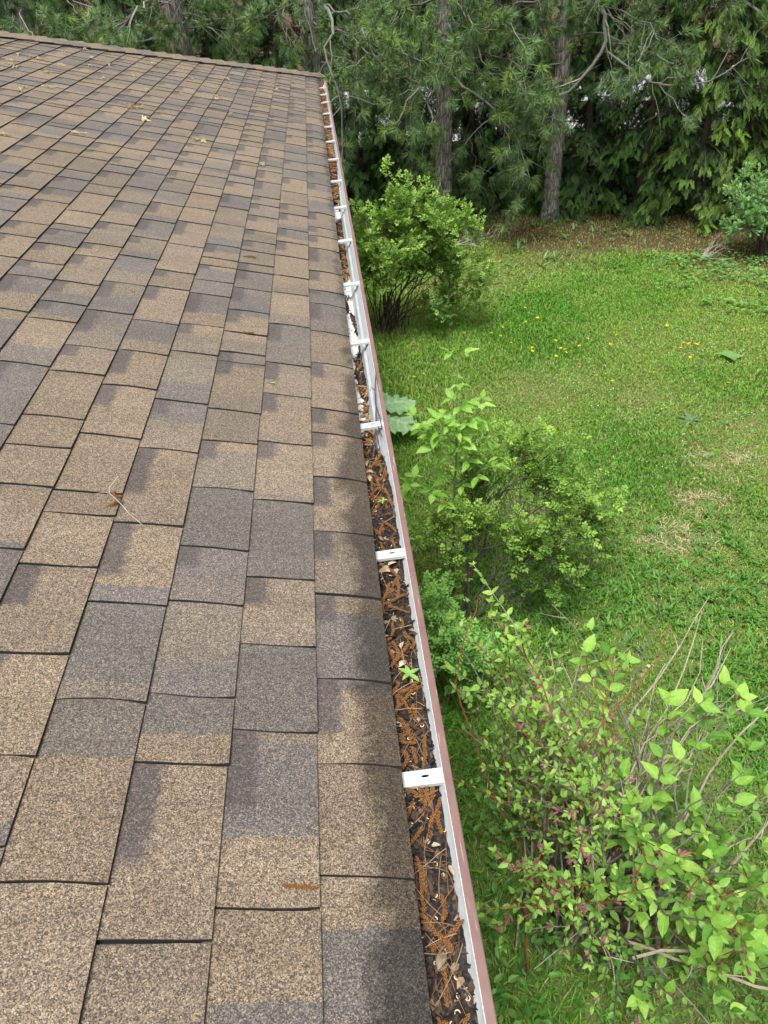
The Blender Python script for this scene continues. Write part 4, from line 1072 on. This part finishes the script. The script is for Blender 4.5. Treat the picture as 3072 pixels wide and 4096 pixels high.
for pts in CANES:
    Q_ = np.array(pts); tt = np.linspace(0, 1, 14); t = np.linspace(0, 1, len(Q_)); P = np.stack([np.interp(tt, t, Q_[:, k]) for k in range(3)], 1)+r.normal(0, .004, (14, 3))
    V, F = tube(P, np.linspace(.0045, .0018, 14), 5, .1, r); sb.add(V-WB, F, (.2, .07, .04))
obj('branches', sb.mesh('branches'), M_WOOD, wei)
mb = MB()
for q in range(26):
    z = r.uniform(-.06, .06); a = r.uniform(0, 6.28); p = np.array([.012*math.cos(a), .012*math.sin(a), z]); V, F = tube(np.array([p*0+[0, 0, z+.004], p*.6+[0, 0, z*.4+.002], p]), .0018, 4); mb.add(V, F, np.array((.45, .38, .22))*r.uniform(.7, 1.1))
o = obj('seed_plume', mb.mesh('seed_plume'), M_LITTER, wei); o.location = Vector(np.array([1.1, 1.86, 1.29])-WB); o.rotation_euler = (.2, .15, 0)
def vis(p, L):
    d = p-_c; z = d@_F
    if z < .3: return 0
    px = 384+725*(d@_R)/z; py = 512-725*(d@_U)/z
    return (L/z) if (0 < px < 768 and 0 < py < 1024) else 0
sc_ = np.array([vis(c[0], c[2]) for c in cand]); ordr = np.argsort(-sc_); bigset = set(ordr[:300].tolist())
rp = []; 
for i, (p, d, L, bg) in enumerate(cand):
    if i in bigset: leaf_obj(wei, WL[r.choice([1, 2, 4, 1, 0, 3, 0, 1]) if bg > .5 or p[2] > 1.1 else r.integers(4)], p-WB, d, L, r, roll=.5)
    else: rp.append((p, d, L))
P_ = np.array([a[0] for a in rp]); D_ = np.array([a[1] for a in rp]); L_ = np.array([a[2] for a in rp]); n = len(rp)
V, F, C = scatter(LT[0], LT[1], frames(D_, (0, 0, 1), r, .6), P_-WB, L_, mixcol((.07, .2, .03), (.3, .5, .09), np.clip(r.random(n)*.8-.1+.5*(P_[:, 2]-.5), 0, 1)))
o = obj('foliage', mesh_np('foliage', V, F, C, smooth=True), M_LEAFB, wei); o['kind'] = 'stuff'
bs = sorted(buds, key=lambda b: -vis(b[0], 1)*(1+.3*r.random()))[:150]
for p, td in bs:
    fr = frames(np.array([norm(td+r.normal(0, .5, 3))]), np.array((0, 0, 1)), r, 1)[0]; k = r.uniform(.8, 1.35)
    o = bpy.data.objects.new('bud_cluster', BUD[r.integers(4)]); COL.objects.link(o); o.parent = wei
    fr = np.stack([fr[:, 0], -fr[:, 2], fr[:, 1]], -1); o.matrix_local = Matrix([list(fr[i]*k)+[(p-WB)[i]] for i in range(3)]+[[0, 0, 0, 1]])

# lush leafy undergrowth beneath the flowering shrub
mb = MB(); n = 1500; x = r.uniform(.3, 1.7, n); y = r.uniform(.75, 2.0, n); k = fbm(x*3, y*3, 71) > .42; x, y = x[k], y[k]; n = len(x); az = r.uniform(0, 6.28, n); el = r.uniform(-.2, .6, n)
V, F, C = scatter(LT[0], LT[1], frames(np.stack([np.cos(az)*np.cos(el), np.sin(az)*np.cos(el), np.sin(el)], 1), (0, 0, 1), r, .4), np.stack([x, y, r.uniform(.03, .35, n)], 1), r.uniform(.025, .06, n), mixcol((.05, .15, .025), (.14, .3, .05), r.random(n)))
mb.add(V, F, C); tag(obj('undergrowth', mb.mesh('undergrowth'), M_LEAFB), 'low green undergrowth beneath the flowering shrub', 'undergrowth', kind='stuff')

# large crinkled rhubarb-like leaves by the wall
def crinkle(W, seed):
    n, m = 22, 15; r = rng_(seed); t = np.linspace(0, 1, n)[:, None]; u = np.linspace(-1, 1, m)[None]
    w = W*.5*np.interp(t, [0, .06, .2, .45, .7, .9, 1], [.15, .7, .98, 1, .8, .4, .02])*(1+.04*np.sin(t*31+seed)*np.abs(u)**4)
    X = u*w; Y = t+.03*np.abs(u)**3*np.sin(t*40); vein = np.abs(np.sin((t*5.0-np.abs(u)*1.3)*np.pi))
    Z = -.22*t*t-.12*u*u*w+.045*(1-vein)*(np.abs(u) > .05)+.02*r.normal(0, 1, (n, m))*.5+.05*np.sin(t*28+u*3)*np.abs(u)**3
    V = np.stack([X+0*t, Y+0*u, Z], -1).reshape(-1, 3); i = np.arange(n-1)[:, None]*m; j = np.arange(m-1)[None]
    Q = np.stack([i+j, i+j+1, i+m+j+1, i+m+j], -1).reshape(-1, 4)
    lig = np.clip(1-vein*2.2, 0, 1); lig = np.maximum(lig, (np.abs(u) < .06)*1.0+0*t)
    return V, [Q], mixcol((.24, .42, .2), (.42, .56, .34), lig.reshape(-1))
r = rng_(14); rb = empty('rhubarb_plant', (.28, 5.95, 0), 'pale green crinkled rhubarb leaves showing just beyond the gutter', 'rhubarb')
for (dx, dy, z, L, W, az) in ((.02, .0, .3, .36, 1.0, .35), (.03, -.12, .24, .34, 1.05, -.5), (-.05, .1, .28, .3, .9, 1.2), (-.1, -.15, .22, .3, .9, 2.6)):
    V, F, col = crinkle(W, int(L*100))
    m = mesh_np('leaf', V*L, F, col, smooth=True); o = obj('leaf', m, M_LEAFB, rb); o.location = (dx, dy, z); o.rotation_euler = (.05, 0, az-math.pi/2)
    mb = MB(); V, F = tube(bez((dx*.2, dy*.2, 0), (dx*.5, dy*.5, z*.7), (dx, dy, z), 6), .007, 6); obj('stalk', mesh_np('stalk', V, F, np.tile((.3, .16, .1), (len(V), 1))), M_WOOD, rb)

# dandelions
def dandelion_parts():
    mb = MB(); r = rng_(3)
    for ring, (k, L, el) in enumerate(((16, .017, .25), (12, .013, .6), (8, .009, 1.0))):
        for i in range(k):
            a = i*2*math.pi/k+ring*.2; d = np.array([math.cos(a)*math.cos(el), math.sin(a)*math.cos(el), math.sin(el)]); s_ = np.array([-math.sin(a), math.cos(a), 0])*.0022
            mb.add([(0, 0, 0), d*L*.8-s_, d*L, d*L*.8+s_], [np.array([(0, 1, 2), (0, 2, 3)])], (.78, .5+.05*r.random(), .015))
    f = mb.mesh('flower'); f.materials.append(M_PETAL)
    V, F = tube([(0, 0, 0), (.002, 0, .04), (0, .001, .085)], .0016, 5); s = mesh_np('stem', V, F, np.tile((.2, .3, .08), (len(V), 1))); s.materials.append(M_LEAFB)
    return f, s
DF, DS = dandelion_parts()
DL = [(2.29, 8.43), (2.36, 8.11), (2.2, 8.03), (1.9, 7.92), (1.43, 7.86), (1.74, 7.8), (1.82, 7.7), (1.94, 7.62), (1.9, 7.5), (2.4, 7.46), (2.1, 7.33), (2.08, 7.25), (2.4, 7.26), (2.44, 7.22), (2.43, 7.15), (2.62, 7.28), (2.3, 7.08), (2.76, 7.44), (2.91, 7.5), (2.96, 7.26), (3.11, 7.47), (3.75, 7.61), (3.63, 7.24), (3.67, 7.03), (3.75, 7.15), (3.79, 7.11), (3.85, 7.1), (3.87, 7.08), (3.67, 6.8), (4.44, 7.36), (4.5, 7.33), (4.63, 7.35), (4.68, 7.64), (4.39, 7.32), (.72, 6.88), (.83, 6.93), (2.7, 6.43), (3.8, 6.19)]
DLAB = {0: 'farthest yellow dandelion, alone near the bare needle strip', 4: 'leftmost dandelion of the far row, nearest the round bush', 34: 'dandelion nearest the gutter, left one of the pair above the rhubarb', 35: 'right one of two dandelions above the rhubarb leaves', 36: 'lone dandelion in the centre of the lawn right of the sapling tip', 37: 'lone dandelion near the grey thistle on the right lawn', 28: 'dandelion just below the tight cluster on the right lawn', 21: 'dandelion standing apart above the right hand cluster', 20: 'largest dandelion in the middle of the row', 32: 'dandelion highest in the group by the right edge', 31: 'rightmost dandelion by the edge of the view'}
for di, (x, y) in enumerate(DL):
    e = empty('dandelion', (x, y, 0), DLAB.get(di, 'small yellow dandelion among the others dotted across the mid lawn'), 'dandelion', 'dandelions in the lawn', r.uniform(0, 6))
    obj('stem', DS, None, e); o = obj('flower', DF, None, e); o.location = (0, .001, .084); o.rotation_euler = (r.uniform(-.5, .1), r.uniform(-.3, .3), 0); o.scale = (r.uniform(.8, 1.2) if di != 20 else 1.4,)*3

def rosette(name, loc, label, n, L, W, c0, cat, el=(.1, .6), seed=2):
    r = rng_(seed); e = empty(name, loc, label, cat); T = leaf_tpl(6, W, .12, .3, serr=.15, seed=seed); m = mesh_np('leaf', T[0], T[1], np.tile(c0, (len(T[0]), 1)), smooth=True); m.materials.append(M_LEAFB)
    for i in range(n): o = obj('leaf', m, None, e); o.location = (0, 0, .01); o.rotation_euler = (r.uniform(*el), 0, i*2*math.pi/n+r.uniform(-.3, .3)); o.scale = (L*r.uniform(.75, 1.1),)*3
rosette('burdock', (4.14, 6.84, 0), 'broad pale leaved weed standing alone in the right lawn', 4, .17, .62, (.17, .32, .09), 'weed', (.3, .9), 3)
rosette('thistle_rosette', (3.2, 5.68, 0), 'grey green thistle rosette flat in the lawn', 11, .13, .26, (.13, .2, .1), 'thistle', (.1, .5), 4)

# fallen bare branches
def bare_branch(loc, L, n, seed, label, col):
    r = rng_(seed); mb = MB()
    for q in range(n):
        az = r.uniform(-1.0, 1.0); P = bez((0, 0, .02), (L*.4*math.cos(az), L*.4*math.sin(az), .06+.1*r.random()), (L*r.uniform(.5, 1)*math.cos(az), L*r.uniform(.5, 1)*math.sin(az), r.uniform(.03, .32)), 8); V, F = tube(P+r.normal(0, .008, P.shape), np.linspace(.007, .002, 8), 5); mb.add(V, F, col)
        for z in range(3): S = side(P, r, r.uniform(.4, 1), L*.3, .2, 4); V, F = tube(S, .0022, 4, cap=False); mb.add(V, F, col)
    o = obj('fallen_branch', mb.mesh('fallen_branch'), M_WOOD); o.location = loc; tag(o, label, 'branch')
bare_branch((1.85, 11.1, 0), .7, 9, 5, 'pale bare branch tips sticking out behind the round bush', (.4, .36, .33))
bare_branch((5.1, 9.75, 0), .5, 8, 6, 'grey dead branch at the foot of the blue green bush', (.3, .27, .25))
V, F = tube(np.array([(.2, 8.95, .86), (.7, 9.0, .8), (1.3, 9.05, .84)]), .004, 5); tag(obj('rope', mesh_np('rope', V, F, np.tile((.6, .64, .7), (len(V), 1))), M_WOOD), 'thin pale rope passing behind the stems of the round bush', 'rope')

# ------------------------------------------------------------------ pines
def needle_tufts(tp, td, r, n_per=58, L=(.1, .175), w=.0042, cols=None):
    m = len(tp); idx = np.repeat(np.arange(m), n_per); k = len(idx)
    ax = norm(td)[idx]; rv = r.normal(0, 1, (k, 3)); rv -= ax*np.sum(rv*ax, 1, keepdims=True); rv = norm(rv)
    sp = r.uniform(.15, 1.45, k)[:, None]; d = norm(ax*np.cos(sp)+rv*np.sin(sp)+np.array([0, 0, .0]))
    start = tp[idx]-ax*r.uniform(0, .07, k)[:, None]; ln = r.uniform(*L, k)[:, None]
    s = norm(np.cross(d, r.normal(0, 1, (k, 3))))*w
    tip = start+d*ln+np.array([0, 0, -.012]); V = np.stack([start-s, start+s, tip], 1).reshape(-1, 3)
    C = cols[idx]*(.7+.6*r.random(k))[:, None]; C = np.repeat(C[:, None], 3, 1); C[:, 2] *= 1.25
    return V, np.arange(3*k).reshape(-1, 3), C.reshape(-1, 3)
def pine(base, rad, seed, label, limbs, lean=(0, 0), H=8.0, dens=1.0, extra=None, bright=0.0):
    r = rng_(seed); base = np.array([base[0], base[1], 0.0]); root = empty('pine_tree', base, label, 'pine tree', 'pines in front of the hedge')
    zs = np.linspace(-.05, H, 64); P = np.stack([lean[0]*zs+.03*np.sin(zs*.9+seed), lean[1]*zs+.02*np.sin(zs*.7), zs], 1); sides = 22
    rd = rad*(1-.055*np.clip(zs, 0, 99))*(1+.35*np.exp(-zs*5)); V, F = tube(P, rd, sides)
    n = 64*sides; ang = np.arctan2(V[:n, 1]-np.repeat(P[:, 1], sides), V[:n, 0]-np.repeat(P[:, 0], sides)); q = (fbm(ang*5+9, V[:n, 2]*3.2, seed, 3)-.5)*.16
    cc = np.repeat(P, sides, 0); V[:n] = cc+(V[:n]-cc)*(1+q)[:, None]
    obj('trunk', mesh_np('trunk', V, F, smooth=True), M_BARK, root)
    tp, td, tb = [], [], []
    wb_ = MB(); gw = lambda: np.array([(.18, .17, .155), (.25, .235, .21), (.11, .1, .09)][r.integers(3)])
    def tuftgroup(p, d, k):
        for q in range(k): tp.append(p+r.normal(0, .05, 3)); td.append(norm(d+r.normal(0, .45, 3)+np.array([0, 0, .15])))
    def branch(P_, rr):
        P_ = np.asarray(P_, float)
        V, F = tube(P_, np.linspace(rr, rr*.3, len(P_)), 6, .12, r); wb_.add(V, F, gw())
        L = np.linalg.norm(np.diff(P_, axis=0), axis=1).sum()
        for q in range(int(5.5*dens*max(1, L/1.6))):
            s_ = r.uniform(.28, 1.0); S = side(P_, r, s_, r.uniform(.3, .75), r.uniform(-.5, .3), 6, .9); V, F = tube(S+np.vstack([np.zeros(3), r.normal(0, .012, (5, 3))]), np.linspace(rr*.32, .0035, 6), 4, 0, None, False); wb_.add(V, F, gw())
            if r.random() < .2: continue                        # dead bare twig
            for z in range(r.integers(2, 5)):
                T = side(S, r, r.uniform(.4, 1), r.uniform(.1, .28), .15, 4, .8); V, F = tube(T, np.linspace(.004, .0025, 4), 3, 0, None, False); wb_.add(V, F, gw()*.9)
                tuftgroup(T[-1], norm(T[-1]-T[0]), r.integers(1, 3))
            tuftgroup(S[-1], norm(S[-1]-S[-2]), 2)
        tuftgroup(P_[-1], norm(P_[-1]-P_[-2]), 3)
    for z, az, L, rise, sag in limbs:
        p = np.array([lean[0]*z, lean[1]*z, z]); d = np.array([math.cos(az), math.sin(az), 0]); e = p+d*L+np.array([0, 0, rise-sag]); m_ = p+d*L*.55+np.array([0, 0, rise*.8])
        Pb = bez(p, m_, e, 10); Pb[1:-1] += r.normal(0, .035, (8, 3)); branch(Pb, r.uniform(.012, .02))
    for E_ in (extra or []):
        Q_ = np.array(E_[0])-base; t = np.linspace(0, 1, len(Q_)); tt = np.linspace(0, 1, 12); branch(np.stack([np.interp(tt, t, Q_[:, k]) for k in range(3)], 1)+r.normal(0, .012, (12, 3)), E_[1])
    obj('limbs', wb_.mesh('limbs'), M_WOOD, root)
    tp = np.array(tp); td = np.array(td); m = len(tp)
    cl = mixcol((.065, .13, .052), (.16, .26, .09), r.random(m)); yl = r.random(m) < .1+bright; cl[yl] = mixcol((.14, .24, .06), (.2, .31, .07), r.random(yl.sum()))
    V, F, C = needle_tufts(tp, td, r, cols=cl); o = obj('crown', mesh_np('crown', V, [F], C), M_NEEDLE, root); o['kind'] = 'stuff'
    k = r.random(m) < .75; bp, bd = tp[k], td[k]; B = np.array([(-.5, 0, 0), (0, 0, -.5), (.5, 0, 0), (0, 0, .5), (0, 1, 0), (-.6, .4, 0), (0, .4, -.6), (.6, .4, 0), (0, .4, .6)]); BFq = np.array([(0, 1, 6, 5), (1, 2, 7, 6), (2, 3, 8, 7), (3, 0, 5, 8)]); BFt = np.array([(5, 6, 4), (6, 7, 4), (7, 8, 4), (8, 5, 4)])
    sz = r.uniform(.03, .05, len(bp)); V, F, C = scatter(B, [BFq, BFt], frames(bd*.5+np.array([0, 0, .7]), (1, 0, .1)), bp, np.stack([sz*.42, sz, sz*.42], 1), mixcol((.25, .11, .075), (.42, .25, .14), r.random(len(bp))))
    obj('buds', mesh_np('buds', V, F, C), M_PETAL, root)['kind'] = 'stuff'
def auto_limbs(seed, n, z0, z1, amin=-2.9, amax=-.2, Lr=(1.1, 2.3)):
    r = rng_(seed); return [(r.uniform(z0, z1), r.uniform(amin, amax) if r.random() < .8 else r.uniform(-3.1, 3.1), r.uniform(*Lr), r.uniform(-.1, .3), r.uniform(.1, .75)) for q in range(n)]
pine((-4.3, 13.3), .15, 1, 'pine with foliage over the far left roof corner', auto_limbs(1, 13, 2.3, 4.4), H=8, dens=1.1)
pine((-1.88, 12.9), .17, 2, 'leaning grey pine trunk above the roof hip, second from left', auto_limbs(2, 8, 2.5, 4.2), lean=(-.02, 0))
pine((.0, 12.8), .165, 3, 'pine right behind the roof corner with a crooked pale limb', auto_limbs(3, 9, 2.2, 4.0), extra=[(((.0, 12.8, 3.2), (.2, 11.3, 3.1), (.27, 11.0, 2.88), (.08, 11.0, 2.64), (.28, 10.9, 2.2), (.27, 10.9, 1.7), (.2, 10.8, 1.3)), .022)])
pine((1.86, 12.0), .135, 4, 'straight pine rising behind the round bush', auto_limbs(4, 15, 2.0, 4.2, Lr=(.9, 1.9)), lean=(-.005, .0), bright=.12, extra=[(((1.86, 12.0, 2.1), (1.6, 11.3, 2.25), (1.2, 10.9, 2.1), (.95, 10.8, 1.75)), .018), (((1.86, 12, 2.2), (2.2, 11.3, 2.0), (2.7, 11.0, 1.5), (2.9, 10.9, .95)), .017)])
pine((3.64, 12.15), .128, 5, 'tall pine with its bare base standing on the needle litter', auto_limbs(5, 16, 2.0, 4.2, Lr=(1.0, 2.2)), lean=(-.02, 0), extra=[(((3.7, 12.1, 3.3), (3.75, 11.0, 2.86), (3.8, 10.95, 2.5), (3.44, 10.9, 2.1), (3.05, 10.8, 1.9)), .034), (((3.8, 10.95, 2.45), (4.2, 10.9, 2.2), (4.7, 10.8, 2.0), (5.3, 10.8, 2.05), (5.8, 10.9, 2.3)), .018), (((3.62, 12.1, 2.0), (3.1, 11.4, 1.95), (2.7, 11.1, 1.6), (2.65, 11.0, .95)), .016)])
pine((5.75, 13.3), .17, 6, 'dark pine trunk leaning behind the right hand cedars', auto_limbs(6, 14, 2.2, 4.4, Lr=(1.2, 2.6)), lean=(.03, 0), extra=[(((5.8, 13.2, 3.2), (5.6, 11.4, 3.0), (6.1, 10.9, 2.6), (6.6, 10.8, 2.2), (7.2, 10.8, 2.1)), .022)])
pine((7.9, 12.6), .15, 7, 'pine at the right edge partly out of view', auto_limbs(7, 10, 2.2, 4.2, -3.3, -1.4, (1.2, 2.4)))

# ------------------------------------------------------------------ cedar hedge
def frond_tpl(seed=0):
    r = rng_(seed); V = []; F = []; n = 0
    def sprig(p, ang, l, w, z0, z1):
        nonlocal n
        d = np.array([math.sin(ang), math.cos(ang)]); s = np.array([d[1], -d[0]])
        for (a, b, z) in ((0, 0, z0), (.5, -w/2, (z0+z1)/2), (1, 0, z1), (.5, w/2, (z0+z1)/2)):
            q = np.array(p)+d*l*a+s*b; V.append((q[0], q[1], z))
        F.append((n, n+1, n+2, n+3)); n += 4
    sprig((0, 0), 0, 1.0, .035, 0, -.22)
    for i in range(6):
        t = .14+.14*i; z = -.22*t*t
        for s in (-1, 1):
            l = (.42-.3*t)*r.uniform(.8, 1.2); a = s*r.uniform(.55, .85); sprig((0, t), a, l, .052, z, z-.08)
            m = (math.sin(a)*l*.45, t+math.cos(a)*l*.45)
            if i < 5: sprig(m, a-s*.6, l*.5, .055, z-.03, z-.1); 
    return np.array(V), [np.array(F)]
FR = frond_tpl(1)
def cedar_meshes(seed, H, R, bright):
    r = rng_(seed); fp, fd, fc, fs = [], [], [], []; wb_ = MB(); up_ = []
    nl = 230
    for q in range(nl):
        z = .06+(H-.4)*r.random()**1.5; env = R*(1-(z/H)**1.6)*(.8+.36*vnoise(z*1.7, q*.37, seed)); az = r.uniform(0, 2*math.pi)
        d = np.array([math.cos(az), math.sin(az), 0]); L = env*r.uniform(.78, 1.08)
        P = bez((0, 0, z+.15), d*L*.6+np.array([0, 0, z+.22]), d*L+np.array([0, 0, max(.03, z-r.uniform(.0, .28))]), 7)
        if z < 3.6 and q % 2 == 0: V, F = tube(P, np.linspace(.012, .003, 7), 3, 0, None, False); wb_.add(V, F, (.075, .055, .042))
        k = 27 if z < 3.3 else 5
        for i in range(k):
            u = r.uniform(.3, 1.0); p = P[int(u*6)]+r.normal(0, .045, 3); out = norm(P[-1]-P[3]); s_ = np.cross(out, [0, 0, 1])
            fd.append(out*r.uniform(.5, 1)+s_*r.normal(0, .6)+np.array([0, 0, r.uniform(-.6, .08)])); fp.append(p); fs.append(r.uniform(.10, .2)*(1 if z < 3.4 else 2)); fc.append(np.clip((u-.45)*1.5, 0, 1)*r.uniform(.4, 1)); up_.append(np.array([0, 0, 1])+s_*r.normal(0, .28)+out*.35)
    fp = np.array(fp); fd = np.array(fd); fs = np.array(fs); fc = np.array(fc); n = len(fp)
    c = mixcol((.012, .035, .008), bright, np.clip(fc+r.normal(0, .1, n), 0, 1))*(.8+.4*r.random(n))[:, None]  # inner fronds near black: shade within the crown put into their colour
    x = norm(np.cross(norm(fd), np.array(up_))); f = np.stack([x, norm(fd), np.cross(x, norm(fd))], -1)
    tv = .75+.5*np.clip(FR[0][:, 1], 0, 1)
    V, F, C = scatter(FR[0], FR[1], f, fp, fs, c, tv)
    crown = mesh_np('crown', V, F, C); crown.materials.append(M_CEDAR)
    zs = np.linspace(-.05, H*.92, 14); Vt, Ft = tube(np.stack([0*zs, 0*zs, zs], 1), np.linspace(.075, .015, 14), 9, .15, r); wb_.add(Vt, Ft, (.09, .07, .056))
    t = wb_.mesh('trunk'); t.materials.append(M_WOOD); return crown, t
CV = [cedar_meshes(1, 5.6, 1.0, (.095, .205, .036)), cedar_meshes(2, 5.2, 1.1, (.078, .175, .033)), cedar_meshes(3, 5.4, 1.15, (.23, .4, .065))]
def cedar(x, y, v, rz, label, s=1.0, group='cedars of the hedge'):
    e = empty('cedar_tree', (x, y, 0), label, 'cedar tree', group, rz); e.scale = (s, s, 1.0)
    obj('crown', CV[v][0], None, e)['kind'] = 'stuff'; obj('trunk', CV[v][1], None, e)
HEDGE = [(-5.4, 14.3, 0, 'cedar at the far left end of the hedge above the roof'), (-4.2, 14.4, 1, 'dark cedar between the first two pines above the roof'), (-3.0, 14.3, 0, 'cedar left of the leaning pine trunk'), (-1.7, 14.2, 1, 'cedar directly behind the leaning pine trunk'), (-.6, 14.0, 0, 'cedar right of the leaning pine trunk above the hip'),
         (.55, 13.6, 1, 'cedar behind the roof corner and gutter end'), (1.5, 13.3, 0, 'cedar behind the straight pine and round bush'), (2.45, 13.1, 1, 'cedar between the straight pine and the bare based pine'), (3.2, 13.35, 0, 'recessed dark cedar just left of the bare based pine'),
         (4.3, 12.75, 1, 'dark cedar right of the bare based pine'), (5.05, 12.1, 0, 'mid green cedar left of the bright cedar'), (5.75, 11.65, 2, 'bright yellow green cedar with drooping sprays at the right'), (6.7, 11.35, 2, 'bright cedar behind the blue green bush'), (7.7, 11.1, 2, 'cedar cut by the right edge of the view'), (8.8, 11.4, 0, 'last cedar beyond the right edge')]
r = rng_(19)
for x, y, v, lb in HEDGE: cedar(x, y, v, r.uniform(0, 6.28), lb, r.uniform(.92, 1.08))
for i, x in enumerate(np.arange(-6.5, 10.5, 1.15)): cedar(x+r.uniform(-.15, .15), 15.4-(.34*max(0, x-2)), i % 2, r.uniform(0, 6.28), 'cedar of an added back row that darkens gaps in the hedge', 1.05, 'added back row behind the hedge')  # unseen row added to keep the hedge gaps dark
